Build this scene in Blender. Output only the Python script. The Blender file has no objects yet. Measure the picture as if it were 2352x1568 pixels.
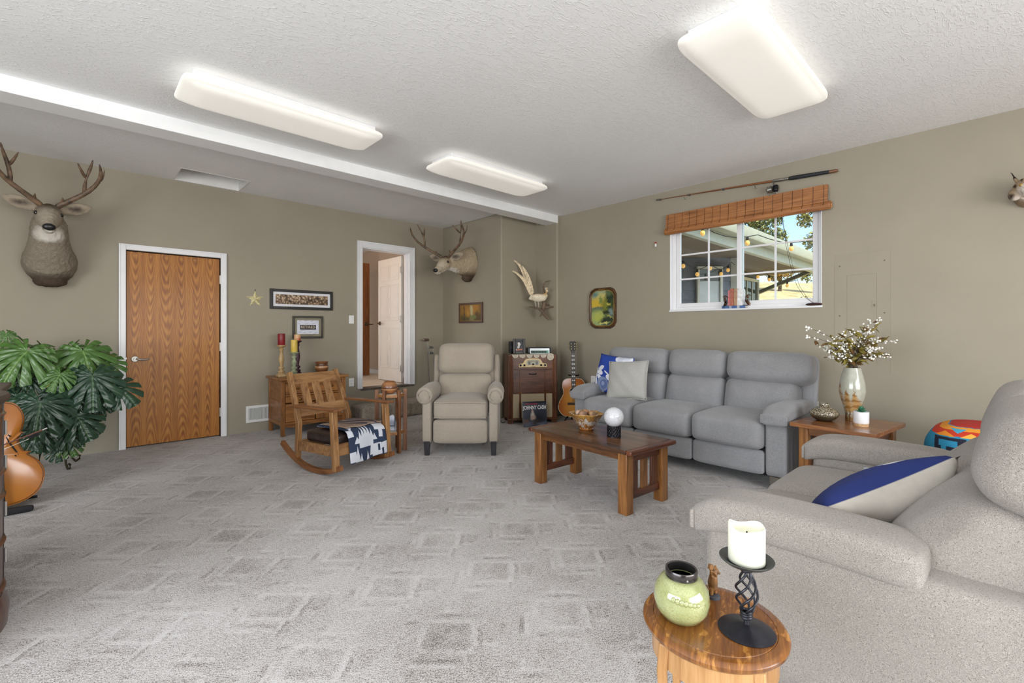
import bpy, bmesh, math, random
from mathutils import Vector as V, Matrix as M, Euler, noise
R = math.radians; PI = math.pi
S = bpy.context.scene; C = S.collection
random.seed(7)

# ------------------------------------------------------------------ camera
YAW = -43.234
cam = bpy.data.objects.new('camera', bpy.data.cameras.new('camera')); C.objects.link(cam)
cam.location = (0, 0, 1.22); cam.rotation_euler = (R(90), 0, R(YAW))
cam.data.sensor_width = 36; cam.data.lens = 16.362; cam.data.shift_y = -26/2352
cam.data.clip_start = .05; cam.data.clip_end = 400
S.camera = cam
# ------------------------------------------------------------------ world, sun, daylight, exposure
w = bpy.data.worlds.new('world'); S.world = w; w.use_nodes = True
wn = w.node_tree.nodes; wl = w.node_tree.links
sky = wn.new('ShaderNodeTexSky'); sky.sky_type = 'NISHITA'; sky.sun_disc = False
sky.sun_elevation = R(48); sky.sun_rotation = R(200); sky.air_density = 1.0; sky.dust_density = 1.6
wl.new(sky.outputs[0], wn['Background'].inputs[0]); wn['Background'].inputs[1].default_value = .34
def light(name, kind, loc, rot, energy, col=(1, 1, 1), **kw):
    l = bpy.data.lights.new(name, kind); l.energy = energy; l.color = col
    for k, v in kw.items(): setattr(l, k, v)
    o = bpy.data.objects.new(name, l); C.objects.link(o); o.location = loc; o.rotation_euler = rot
    return o
light('sun', 'SUN', (0, 0, 20), Euler((R(38), R(-12), R(0))), 6, (1, .93, .82), angle=R(1))
# daylight that enters by the large windows in the two walls behind the camera
light('daylight_side', 'AREA', (-3.25, .9, 1.45), (R(90), 0, R(-90)), 235, (.92, .96, 1), shape='RECTANGLE', size=4.2, size_y=1.9)
light('daylight_rear', 'AREA', (1.0, -3.45, 1.45), (R(90), 0, R(0)), 230, (.97, .98, 1), shape='RECTANGLE', size=4.6, size_y=1.9)
S.view_settings.view_transform = 'Standard'; S.view_settings.look = 'None'
S.view_settings.gamma = 1; S.view_settings.use_curve_mapping = False
S.view_settings.exposure = 0.0
S.cycles.max_bounces = 6; S.cycles.diffuse_bounces = 4; S.cycles.glossy_bounces = 2; S.cycles.transparent_max_bounces = 8
S.cycles.use_adaptive_sampling = True; S.cycles.adaptive_threshold = .04
S.cycles.caustics_reflective = False; S.cycles.caustics_refractive = False
S.cycles.sample_clamp_indirect = 6
S.cycles.use_denoising = True

# ------------------------------------------------------------------ materials
def lin(c):
    return tuple(((x/255)/12.92 if x/255 <= .04045 else ((x/255+.055)/1.055)**2.4) for x in c[:3]) + (1,)
class NT:
    def __init__(s, name):
        s.m = bpy.data.materials.new(name); s.m.use_nodes = True
        s.n = s.m.node_tree.nodes; s.l = s.m.node_tree.links; s.b = s.n['Principled BSDF']
        s.tc = s.n.new('ShaderNodeTexCoord'); s.P = s.tc.outputs['Object']
    def new(s, t, **k):
        n = s.n.new('ShaderNode'+t)
        for a, v in k.items(): setattr(n, a, v)
        return n
    def put(s, sock, v):
        if hasattr(v, 'is_linked'): s.l.new(v, sock)
        else: sock.default_value = v
    def math(s, op, a, b=0, c=None):
        n = s.new('Math', operation=op); s.put(n.inputs[0], a); s.put(n.inputs[1], b)
        if c is not None: s.put(n.inputs[2], c)
        return n.outputs[0]
    def map(s, scale=(1, 1, 1), loc=(0, 0, 0), rot=(0, 0, 0), vec=None, kind='POINT'):
        n = s.new('Mapping', vector_type=kind); s.l.new(vec or s.P, n.inputs[0])
        n.inputs[1].default_value = loc; n.inputs[2].default_value = rot; n.inputs[3].default_value = scale
        return n.outputs[0]
    def noise(s, scale, detail=3, vec=None, rough=.5, dist=0, out=0):
        n = s.new('TexNoise'); s.l.new(vec or s.P, n.inputs['Vector']); n.inputs['Scale'].default_value = scale
        n.inputs['Detail'].default_value = detail; n.inputs['Roughness'].default_value = rough; n.inputs['Distortion'].default_value = dist
        return n.outputs[out]
    def ramp(s, fac, stops):
        n = s.new('ValToRGB'); s.l.new(fac, n.inputs[0]); e = n.color_ramp.elements
        while len(e) < len(stops): e.new(.5)
        for i, (p, c) in enumerate(stops): e[i].position = p; e[i].color = lin(c) if len(c) == 3 else c
        return n.outputs[0]
    def mix(s, fac, a, b, mode='MIX'):
        n = s.new('Mix', data_type='RGBA', blend_type=mode); s.put(n.inputs[0], fac); s.put(n.inputs[6], a); s.put(n.inputs[7], b)
        return n.outputs[2]
    def rng(s, v, a, b, c=0, d=1):
        n = s.new('MapRange'); s.put(n.inputs[0], v)
        for i, k in enumerate((a, b, c, d)): n.inputs[i+1].default_value = k
        return n.outputs[0]
    def bump(s, hgt, strength=.3, dist=.01):
        n = s.new('Bump'); s.l.new(hgt, n.inputs['Height']); n.inputs['Strength'].default_value = strength; n.inputs['Distance'].default_value = dist
        s.l.new(n.outputs[0], s.b.inputs['Normal'])
    def fin(s, col, rough=.5, metal=0, coat=0, spec=.5, sheen=0):
        s.put(s.b.inputs['Base Color'], col); s.put(s.b.inputs['Roughness'], rough); s.b.inputs['Metallic'].default_value = metal
        s.b.inputs['Coat Weight'].default_value = coat; s.b.inputs['Coat Roughness'].default_value = .15
        s.b.inputs['Specular IOR Level'].default_value = spec; s.b.inputs['Sheen Weight'].default_value = sheen
        return s.m
def mat(name, c, r=.5, m=0, v=.10, s=9, bump=0, bs=60, coat=0, spec=.5, c2=None, sheen=0, bd=.004):
    t = NT(name); c2 = c2 or tuple(min(255, x*(1+v)) for x in c); c1 = tuple(x*(1-v) for x in c) if c2 is None or v else c
    col = t.ramp(t.noise(s, 4), [(.3, c1), (.7, c2)])
    if bump: t.bump(t.noise(bs, 3), bump, bd)
    return t.fin(col, r, m, coat, spec, sheen)
def wood(name, c1, c2, ax='z', sc=9, r=.42, coat=.15, stretch=.08):
    t = NT(name); k = {'x': (stretch, 1, 1), 'y': (1, stretch, 1), 'z': (1, 1, stretch)}[ax]
    v = t.map(scale=tuple(sc*q for q in k))
    n1 = t.noise(1.6, 5, v, .6, 1.2); n2 = t.noise(14, 3, v, .6)
    f = t.math('ADD', t.math('MULTIPLY', n1, .72), t.math('MULTIPLY', n2, .28))
    d = tuple(x*.62 for x in c1)
    col = t.ramp(f, [(.3, d), (.43, c1), (.6, c2), (.75, c1)])
    t.bump(n2, .12, .001)
    return t.fin(col, r, 0, coat)
def fabric(name, c1, c2, sc=260, r=.92, b=.35, big=5, lo=.38, hi=.62):
    t = NT(name); n = t.noise(sc, 2, None, .6); g = t.noise(big, 3)
    f = t.math('ADD', t.math('MULTIPLY', n, .85), t.math('MULTIPLY', g, .15))
    col = t.ramp(f, [(lo, c1), (hi, c2)]); t.bump(n, b, .002)
    return t.fin(col, r, 0, 0, .2, .25)
def prn(name, base, shapes, r=.6, wob=0, wsc=8, plane='xz', bump=0, bs=120, var=.06, vs=30, coat=0, bd=.002):
    """flat print or colour markings: ellipse e, box b, triangle t in a plane, sphere s in 3D"""
    t = NT(name); P = t.P
    if wob:
        nz = t.noise(wsc, 3, None, .5, 0, 1); vm = t.new('VectorMath', operation='MULTIPLY_ADD')
        t.l.new(nz, vm.inputs[0]); vm.inputs[1].default_value = (wob,)*3; vm.inputs[2].default_value = (-wob/2,)*3
        va = t.new('VectorMath', operation='ADD'); t.l.new(P, va.inputs[0]); t.l.new(vm.outputs[0], va.inputs[1]); P = va.outputs[0]
    nv = t.noise(vs, 3)
    col = t.mix(nv, lin(tuple(x*(1-var) for x in base)), lin(tuple(min(255, x*(1+var)) for x in base)))
    for sh in shapes:
        k, c, q, rot, cc = sh[:5]; soft = sh[5] if len(sh) > 5 else .02
        if k == 's': loc, sc_, ro = c, q, (0, 0, R(rot))
        elif plane == 'xz': loc, sc_, ro = (c[0], 0, c[1]), (q[0], 1e6, q[1]), (0, R(-rot), 0)
        elif plane == 'xy': loc, sc_, ro = (c[0], c[1], 0), (q[0], q[1], 1e6), (0, 0, R(rot))
        else: loc, sc_, ro = (0, c[0], c[1]), (1e6, q[0], q[1]), (R(rot), 0, 0)
        v = t.map(sc_, loc, ro, P, 'TEXTURE')
        if k in 'es':
            l = t.new('VectorMath', operation='LENGTH'); t.l.new(v, l.inputs[0]); d = l.outputs['Value']
        else:
            x = t.new('SeparateXYZ'); t.l.new(v, x.inputs[0]); a, b = {'xz': (0, 2), 'xy': (0, 1), 'yz': (1, 2)}[plane]
            ax, bx = t.math('ABSOLUTE', x.outputs[a]), x.outputs[b]
            if k == 'b': d = t.math('MAXIMUM', ax, t.math('ABSOLUTE', bx))
            else: d = t.math('MAXIMUM', t.math('ADD', ax, t.math('MULTIPLY_ADD', bx, .5, .5)), t.math('MULTIPLY', bx, -1))
        fac = t.rng(d, 1+soft, 1-soft)
        col = t.mix(fac, col, lin(cc))
    if bump: t.bump(t.noise(bs, 3), bump, bd)
    return t.fin(col, r, 0, coat, .4)
def glassmat(name, tint=(245, 250, 250), a=.08):
    t = NT(name); g = t.new('BsdfGlossy'); g.inputs[1].default_value = .02
    tr = t.new('BsdfTransparent'); tr.inputs[0].default_value = lin(tint); mx = t.new('MixShader'); mx.inputs[0].default_value = a
    t.l.new(tr.outputs[0], mx.inputs[1]); t.l.new(g.outputs[0], mx.inputs[2]); t.l.new(mx.outputs[0], t.n['Material Output'].inputs[0])
    return t.m

# ------------------------------------------------------------------ geometry helpers
class MB:
    def __init__(s): s.v = []; s.f = []; s.x = None
    def add(s, vs, fs):
        o = len(s.v); s.v += [tuple(s.x @ V(p)) if s.x else tuple(p) for p in vs]; s.f += [[i+o for i in f] for f in fs]; return s
    def box(s, c, d, rot=None):
        m = Euler(rot).to_matrix() if rot else None; vs = []
        for i in (-.5, .5):
            for j in (-.5, .5):
                for k in (-.5, .5):
                    p = V((i*d[0], j*d[1], k*d[2])); p = m @ p if m else p; vs.append(p+V(c))
        return s.add(vs, [(0, 1, 3, 2), (4, 6, 7, 5), (0, 4, 5, 1), (2, 3, 7, 6), (0, 2, 6, 4), (1, 5, 7, 3)])
    def lim(s, a, b): return s.box([(a[i]+b[i])/2 for i in range(3)], [abs(b[i]-a[i]) for i in range(3)])
    def bar(s, a, b, wd, th, up=(0, 0, 1)):
        a, b = V(a), V(b); d = (b-a).normalized(); u = V(up); x = d.cross(u).normalized(); y = x.cross(d).normalized()
        vs = [p+x*i*wd/2+y*j*th/2 for p in (a, b) for i, j in ((-1, -1), (1, -1), (1, 1), (-1, 1))]
        return s.add(vs, [(3, 2, 1, 0), (4, 5, 6, 7), (0, 1, 5, 4), (1, 2, 6, 5), (2, 3, 7, 6), (3, 0, 4, 7)])
    def tube(s, pts, r, n=8, up=(0, 0, 1), closed=False):
        pts = [V(p) for p in pts]; L = len(pts); vs = []; up = V(up)
        rs = r if isinstance(r, (list, tuple)) else [r]*L
        for i, p in enumerate(pts):
            if closed: d = pts[(i+1) % L]-pts[i-1]
            else: d = pts[min(i+1, L-1)]-pts[max(i-1, 0)]
            d.normalize(); u = up if abs(d.dot(up)) < .97 else V((1, 0, 0)) if abs(d.x) < .8 else V((0, 1, 0))
            x = d.cross(u).normalized(); y = x.cross(d).normalized()
            a, b = rs[i] if isinstance(rs[i], (list, tuple)) else (rs[i], rs[i])
            vs += [p+x*a*math.cos(2*PI*k/n)+y*b*math.sin(2*PI*k/n) for k in range(n)]
        fs = [(i*n+k, i*n+(k+1) % n, ((i+1) % L)*n+(k+1) % n, ((i+1) % L)*n+k) for i in range(L if closed else L-1) for k in range(n)]
        if not closed: fs += [tuple(range(n))[::-1], tuple(range((L-1)*n, L*n))]
        return s.add(vs, fs)
    def lathe(s, prof, n=24, c=(0, 0, 0), fn=None):
        vs = []; L = len(prof)
        for r, z in prof:
            for k in range(n):
                a = 2*PI*k/n; q = r*(fn(a, z) if fn else 1); vs.append((c[0]+q*math.cos(a), c[1]+q*math.sin(a), c[2]+z))
        fs = [(i*n+k, i*n+(k+1) % n, (i+1)*n+(k+1) % n, (i+1)*n+k) for i in range(L-1) for k in range(n)]
        fs += [tuple(range(n))[::-1], tuple(range((L-1)*n, L*n))]
        return s.add(vs, fs)
    def prism(s, poly, z0, z1, ax='z'):
        n = len(poly); f = {'z': lambda a, b, c: (a, b, c), 'y': lambda a, b, c: (a, c, b), 'x': lambda a, b, c: (c, a, b)}[ax]
        vs = [f(a, b, z) for z in (z0, z1) for a, b in poly]
        return s.add(vs, [tuple(range(n))[::-1], tuple(range(n, 2*n))]+[(i, (i+1) % n, n+(i+1) % n, n+i) for i in range(n)])
    def rbox(s, c, d, r, n=7, fn=None):
        """rounded box; fn bends the unit coordinates into a cushion"""
        h = [x/2 for x in d]; vs = []; fs = []; idx = {}
        def P(i, j, k):
            if (i, j, k) in idx: return idx[(i, j, k)]
            q = []
            for t, hh in zip((i, j, k), h):
                rr = min(r, hh); u = 2*t/n-1; q.append(u*hh)
            inn = [max(-(hh-min(r, hh)), min(hh-min(r, hh), x)) for x, hh in zip(q, h)]
            dv = V([a-b for a, b in zip(q, inn)]); L = dv.length
            rr = min(r, min(h)) if False else r
            p = V(inn)+(V([dv[m]/L*min(r, h[m]) for m in range(3)]) if L > 1e-9 else V((0, 0, 0)))
            if fn: p = V(fn(p, V([q[m]/h[m] for m in range(3)])))
            idx[(i, j, k)] = len(vs); vs.append(p+V(c)); return idx[(i, j, k)]
        for a in range(n):
            for b in range(n):
                for z in (0, n):
                    q = [P(a, b, z), P(a+1, b, z), P(a+1, b+1, z), P(a, b+1, z)]; fs.append(q if z else q[::-1])
                    q = [P(z, a, b), P(z, a+1, b), P(z, a+1, b+1), P(z, a, b+1)]; fs.append(q if z else q[::-1])
                    q = [P(b, z, a), P(b, z, a+1), P(b+1, z, a+1), P(b+1, z, a)]; fs.append(q if z else q[::-1])
        return s.add(vs, fs)
    def ell(s, c, d, n=16, m=10):
        prof = [(math.sin(PI*i/m), -math.cos(PI*i/m)) for i in range(1, m)]
        o = len(s.v); vs = [(c[0], c[1], c[2]-d[2])]
        for r, z in prof: vs += [(c[0]+d[0]*r*math.cos(2*PI*k/n), c[1]+d[1]*r*math.sin(2*PI*k/n), c[2]+d[2]*z) for k in range(n)]
        vs.append((c[0], c[1], c[2]+d[2])); L = len(prof)
        fs = [(0, 1+(k+1) % n, 1+k) for k in range(n)]+[(1+(L-1)*n+k, 1+(L-1)*n+(k+1) % n, len(vs)-1) for k in range(n)]
        fs += [(1+i*n+k, 1+i*n+(k+1) % n, 1+(i+1)*n+(k+1) % n, 1+(i+1)*n+k) for i in range(L-1) for k in range(n)]
        return s.add(vs, fs)
    def grid(s, fn, nu, nv):
        vs = [fn(i/nu, j/nv) for j in range(nv+1) for i in range(nu+1)]
        return s.add(vs, [(j*(nu+1)+i, j*(nu+1)+i+1, (j+1)*(nu+1)+i+1, (j+1)*(nu+1)+i) for j in range(nv) for i in range(nu)])
    def build(s, name, m, parent=None, loc=(0, 0, 0), rot=(0, 0, 0), bev=0, sub=0, smooth=38, solid=0, weld=False, remesh=0, seg=2):
        me = bpy.data.meshes.new(name); me.from_pydata(s.v, [], s.f)
        if weld:
            b = bmesh.new(); b.from_mesh(me); bmesh.ops.remove_doubles(b, verts=b.verts, dist=1e-5); bmesh.ops.recalc_face_normals(b, faces=b.faces); b.to_mesh(me); b.free()
        me.materials.append(m); me.update()
        if smooth:
            me.polygons.foreach_set('use_smooth', [True]*len(me.polygons)); me.set_sharp_from_angle(angle=R(smooth))
        o = bpy.data.objects.new(name, me); C.objects.link(o); o.location = loc; o.rotation_euler = rot
        if parent: o.parent = parent
        if remesh:
            q = o.modifiers.new('remesh', 'REMESH'); q.mode = 'VOXEL'; q.voxel_size = remesh; q.use_smooth_shade = True
            q = o.modifiers.new('smooth', 'SMOOTH'); q.iterations = 4; q.factor = .6
        if solid: q = o.modifiers.new('solid', 'SOLIDIFY'); q.thickness = solid; q.offset = 0
        if bev: q = o.modifiers.new('bevel', 'BEVEL'); q.width = bev; q.segments = seg; q.limit_method = 'ANGLE'; q.angle_limit = R(35)
        if sub: q = o.modifiers.new('sub', 'SUBSURF'); q.levels = sub; q.render_levels = sub
        return o
def tag(o, label=None, cat=None, group=None, kind=None):
    for k, v in (('label', label), ('category', cat), ('group', group), ('kind', kind)):
        if v: o[k] = v
    return o
def thing(name, label, cat, loc=(0, 0, 0), rz=0, group=None, rot=None):
    o = bpy.data.objects.new(name, None); C.objects.link(o); o.location = loc; o.rotation_euler = rot or (0, 0, R(rz)); o.empty_display_size = .1
    return tag(o, label, cat, group)
def struct(o, label=None): return tag(o, label, None, None, 'structure')
def emp(name, loc=(0, 0, 0), rz=0):
    o = bpy.data.objects.new(name, None); C.objects.link(o); o.location = loc; o.rotation_euler = (0, 0, R(rz)); return o
def dup(o, parent, loc=None, rot=None):
    c = o.copy(); C.objects.link(c); c.parent = parent
    if loc is not None: c.location = loc
    if rot is not None: c.rotation_euler = rot
    return c
def text(body, size, m, parent, loc, rot, name='lettering', depth=.0006, align='CENTER', sx=1, sy=1, bold=0):
    cu = bpy.data.curves.new('t', 'FONT'); cu.body = body; cu.size = size; cu.extrude = depth; cu.offset = bold; cu.align_x = align; cu.align_y = 'CENTER'
    t = bpy.data.objects.new('t', cu); C.objects.link(t); dg = bpy.context.evaluated_depsgraph_get(); dg.update()
    me = bpy.data.meshes.new_from_object(t.evaluated_get(dg)); bpy.data.objects.remove(t); bpy.data.curves.remove(cu)
    me.materials.clear(); me.materials.append(m); o = bpy.data.objects.new(name, me); C.objects.link(o)
    o.parent = parent; o.location = loc; o.rotation_euler = rot; o.scale = (sx, sy, 1); return o
def crom(pts, n=4):
    L = len(pts); out = []
    for i in range(L):
        p = [V((*pts[(i+k) % L], 0)) for k in (-1, 0, 1, 2)]
        for j in range(n):
            t = j/n; q = .5*((2*p[1])+(p[2]-p[0])*t+(2*p[0]-5*p[1]+4*p[2]-p[3])*t*t+(3*p[1]-p[0]-3*p[2]+p[3])*t**3); out.append((q.x, q.y))
    return out
def wallbox(axis, at, th, a0, a1, z0, z1, holes, mb):
    """a slab across `axis` (x or y) from `at` to at+th with rectangular holes (a0,a1,z0,z1)"""
    As = sorted({a0, a1, *[q for h_ in holes for q in h_[:2]]}); Zs = sorted({z0, z1, *[q for h_ in holes for q in h_[2:]]})
    for i in range(len(As)-1):
        for j in range(len(Zs)-1):
            ca, cz = (As[i]+As[i+1])/2, (Zs[j]+Zs[j+1])/2
            if any(h_[0] < ca < h_[1] and h_[2] < cz < h_[3] for h_ in holes): continue
            if axis == 'y': mb.lim((As[i], at, Zs[j]), (As[i+1], at+th, Zs[j+1]))
            else: mb.lim((at, As[i], Zs[j]), (at+th, As[i+1], Zs[j+1]))
    return mb
# ------------------------------------------------------------------ shared materials
def wallpaint(name, c):
    t = NT(name); n = t.noise(120, 4); g = t.noise(1.4, 3)
    col = t.ramp(g, [(.3, tuple(x*.98 for x in c)), (.7, tuple(x*1.02 for x in c))]); t.bump(n, .12, .003); return t.fin(col, .55, 0, 0, .3)
WALL = wallpaint('taupe_paint', (157, 149, 132))
HALLP = wallpaint('hall_paint', (196, 178, 158))
def ceilmat():
    t = NT('knockdown_ceiling'); v = t.map((14, 30, 14), rot=(0, 0, R(25)))
    n = t.noise(1.3, 4, v, .6, 1.4); k = t.rng(n, .50, .62); t.bump(k, .36, .007)
    return t.fin(t.ramp(t.noise(2, 2), [(.3, (243, 243, 242)), (.7, (246, 246, 245))]), .7, 0, 0, .2)
CEIL = ceilmat()
WHITE = mat('white_trim_paint', (232, 232, 234), .35, v=.01)
WHITEP = mat('white_plastic', (236, 236, 234), .3, v=.01)
DARK = mat('dark_gap', (22, 20, 19), .8)
BLACKM = mat('black_metal', (30, 30, 33), .38, .6, v=.15)
STEEL = mat('brushed_nickel', (176, 173, 167), .42, .75, v=.05)
def carpetmat(name, warm=False):
    t = NT(name); v0 = t.map(rot=(0, 0, R(YAW*-1)))
    nd = t.noise(22, 3, None, .6, 0, 1); sub = t.new('VectorMath', operation='SUBTRACT'); t.l.new(nd, sub.inputs[0]); sub.inputs[1].default_value = (.5, .5, .5)
    sc = t.new('VectorMath', operation='SCALE'); t.l.new(sub.outputs[0], sc.inputs[0]); sc.inputs[3].default_value = .030
    ad = t.new('VectorMath', operation='ADD'); t.l.new(v0, ad.inputs[0]); t.l.new(sc.outputs[0], ad.inputs[1]); v = ad.outputs[0]
    x = t.new('SeparateXYZ'); t.l.new(v, x.inputs[0]); X, Y = x.outputs[0], x.outputs[1]
    ax_, ay_, bx_, by_ = .466, .149, .150, .50; det = ax_*by_-ay_*bx_
    lin2 = lambda p, q: t.math('ADD', t.math('MULTIPLY', X, p), t.math('MULTIPLY', Y, q))
    fi = t.math('SUBTRACT', t.math('FRACT', t.math('ADD', lin2(by_/det, -bx_/det), 50.43)), .5); fj = t.math('SUBTRACT', t.math('FRACT', t.math('ADD', lin2(-ay_/det, ax_/det), 50.21)), .5)
    dx = t.math('ADD', t.math('MULTIPLY', fi, ax_), t.math('MULTIPLY', fj, bx_)); dy = t.math('ADD', t.math('MULTIPLY', fi, ay_), t.math('MULTIPLY', fj, by_))
    fine = t.noise(210, 2, None, .65); st = t.noise(1, 3, t.map((40, 230, 40), vec=v0), .6); big = t.noise(2.4, 3); brk = t.rng(t.noise(9, 2, v0), .36, .56)
    pat = None
    for cx, cy, hw, hh, dl in ((0, 0, .085, .072, -.036), (-.1, .2, .06, .045, -.024), (-.02, .215, .008, .05, .03), (-.17, .2, .008, .05, .03), (-.06, -.22, .06, .03, -.024), (.08, -.16, .008, .06, .03), (.1, -.15, .008, .05, -.04), (.24, -.02, .09, .006, -.035), (-.108, 0, .013, .10, .036), (.104, 0, .013, .10, .036), (0, .094, .115, .011, .036), (0, -.094, .115, .011, .036), (.130, 0, .010, .07, -.055), (.205, .03, .055, .05, -.028), (.19, -.05, .08, .008, .035), (.2, .1, .08, .008, .035),
                               (.03, .135, .075, .009, -.05), (0, .165, .10, .010, .036), (-.02, -.14, .085, .010, -.045), (-.03, -.172, .09, .010, .036), (-.17, -.07, .011, .055, -.05), (-.147, -.07, .010, .075, .036), (-.19, .08, .05, .010, -.045), (-.2, .11, .06, .008, .036)):
        m = t.math('MAXIMUM', t.math('MULTIPLY', t.math('ABSOLUTE', t.math('SUBTRACT', dx, cx)), 1/hw), t.math('MULTIPLY', t.math('ABSOLUTE', t.math('SUBTRACT', dy, cy)), 1/hh))
        k = t.math('MULTIPLY', t.rng(m, 1.18, .82), dl); pat = k if pat is None else t.math('ADD', pat, k)
    f = t.math('ADD', t.math('MULTIPLY', fine, .56), t.math('MULTIPLY', st, .30)); f = t.math('ADD', f, t.math('MULTIPLY', big, .14)); f = t.math('ADD', f, t.math('MULTIPLY', pat, t.math('MULTIPLY', brk, .85)))
    col = t.ramp(f, [(.36, (80, 70, 64)), (.43, (136, 128, 122)), (.49, (180, 175, 171)), (.585, (206, 203, 200))] if not warm else [(.345, (70, 60, 50)), (.44, (122, 110, 96)), (.53, (164, 152, 136)), (.66, (190, 180, 166))])
    t.bump(fine, .35, .005)
    return t.fin(col, .97, 0, 0, .1, .2)
CARPET = carpetmat('patterned_carpet')
# ------------------------------------------------------------------ room shell
H = 2.85
fl = MB().lim((-3.15, -3.4, -.12), (5.25, 6.35, 0)).build('floor', CARPET); struct(fl, 'grey sculpted carpet with broken rectangle pattern over the whole room')
mb = MB()
for a, b in (((-3.15, -3.4, H), (5.25, 5.68, H+.12)), ((-3.15, 5.68, H), (.775, 6.35, H+.12)), ((1.41, 5.68, H), (5.25, 6.35, H+.12)), ((.775, 6.17, H), (1.41, 6.35, H+.12))): mb.lim(a, b)
ce = mb.build('ceiling', CEIL, smooth=0); struct(ce, 'pale grey ceiling with hand trowelled texture')
mb = MB()   # attic hatch recess
mb.lim((.755, 5.66, H+.12), (.775, 6.19, H+.5)); mb.lim((1.41, 5.66, H+.12), (1.43, 6.19, H+.5)); mb.lim((.755, 5.66, H+.12), (1.43, 5.68, H+.5)); mb.lim((.755, 6.17, H+.12), (1.43, 6.19, H+.5)); mb.lim((.755, 5.66, H+.5), (1.43, 6.19, H+.52))
for a, b in (((.775, 5.68, H-.002), (.785, 6.17, H+.14)), ((1.40, 5.68, H-.002), (1.41, 6.17, H+.14)), ((.785, 6.16, H-.002), (1.40, 6.17, H+.14)), ((.785, 5.68, H-.002), (1.40, 5.69, H+.14))): mb.lim(a, b)
HW = mat('hatch_white', (236, 234, 230), .6, v=.015)
struct(mb.build('trim_2', HW, smooth=0), 'white lined attic hatch recess in the ceiling above the oak door')
bm = MB().lim((-3.15, 4.38, 2.742), (5.02, 4.60, H+.01)).build('trim_1', mat('smooth_beam_paint', (243, 243, 242), .6, v=.01), bev=.004); struct(bm, 'long white boxed ceiling beam ending at the corner pilaster')
mb = MB(); wallbox('y', 6.2, .14, -3.15, 4.45, 0, H, [(.385, 1.225, 0, 2.045), (2.935, 3.70, .40, 2.385)], mb)
struct(mb.build('wall_left', WALL, smooth=0), 'taupe wall with the oak door and the raised doorway')
mb = MB().prism([(4.31, 6.25), (4.31, 4.80), (5.2, 4.80), (5.2, 6.25)], 0, H)
struct(mb.build('wall_corner', WALL, bev=.018, seg=3), 'taupe boxed out corner wall behind the recliner')
struct(MB().lim((5.0, 4.38, 0), (5.2, 4.83, H)).build('wall_pilaster', WALL, bev=.02, seg=3), 'shallow taupe pilaster carrying the ceiling beam')
mb = MB(); wallbox('x', 5.07, .14, -3.4, 4.40, 0, H, [(1.18, 2.70, 1.445, 2.46)], mb)
struct(mb.build('wall_right', WALL, smooth=0), 'taupe wall with the window behind the grey sofa')
mb = MB(); wallbox('x', -3.15, .14, -3.4, 6.3, 0, H, [(-1.2, 3.0, .5, 2.4)], mb); struct(mb.build('wall_side', WALL, smooth=0))
mb = MB(); wallbox('y', -3.4, .14, -3.15, 5.2, 0, H, [(-1.3, 3.3, .5, 2.4)], mb); struct(mb.build('wall_rear', WALL, smooth=0))
def frame(mb, axis, at, th, a0, a1, z0, z1, wd, bottom=True):
    f = (lambda a, b, c, d: mb.lim((a, at, c), (b, at+th, d))) if axis == 'y' else (lambda a, b, c, d: mb.lim((at, a, c), (at+th, b, d)))
    f(a0, a0+wd, z0, z1); f(a1-wd, a1, z0, z1); f(a0+wd, a1-wd, z1-wd, z1)
    if bottom: f(a0+wd, a1-wd, z0, z0+wd)
    return mb
for n_, ax, at, a0, a1 in (('window_2', 'x', -3.13, -1.2, 3.0), ('window_3', 'y', -3.38, -1.3, 3.3)):
    mb = frame(MB(), ax, at, .09, a0, a1, .5, 2.4, .06)
    m_ = (a0+a1)/2
    mb.lim((at, m_-.03, .56), (at+.09, m_+.03, 2.34)) if ax == 'x' else mb.lim((m_-.03, at, .56), (m_+.03, at+.09, 2.34))
    struct(mb.build(n_, WHITE, bev=.004))
# ------------------------------------------------------------------ oak door
def oakdoor():
    t = NT('oak_veneer'); x = t.new('SeparateXYZ'); t.l.new(t.P, x.inputs[0])
    n0 = t.noise(1, 3, t.map((5, 1, 1.1)), .5, .3)
    px = t.math('PINGPONG', t.math('ADD', x.outputs[0], t.math('MULTIPLY_ADD', n0, .12, .02)), .066)
    sg = t.math('PINGPONG', t.math('ADD', x.outputs[2], 0), 1.0)
    f = t.math('ADD', t.math('MULTIPLY', t.math('POWER', px, 2), 5200), t.math('MULTIPLY', sg, 55))
    f = t.math('ADD', f, t.math('MULTIPLY', n0, 16))
    wv = t.math('SINE', f); amp = t.rng(px, .0, .075, .9, .15)
    g = t.noise(1, 4, t.map((260, 60, 7)), .65); g2 = t.noise(1, 3, t.map((34, 10, .9)), .6)
    k = t.math('ADD', t.math('MULTIPLY', t.math('MULTIPLY', wv, amp), .13), t.math('MULTIPLY_ADD', g, .55, .02)); k = t.math('ADD', k, t.math('MULTIPLY', g2, .42))
    col = t.ramp(k, [(.28, (108, 60, 16)), (.42, (148, 90, 30)), (.55, (174, 112, 42)), (.72, (196, 138, 62))])
    t.bump(g, .06, .001); return t.fin(col, .42, 0, .08, .35)
OAKV = oakdoor()
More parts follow.
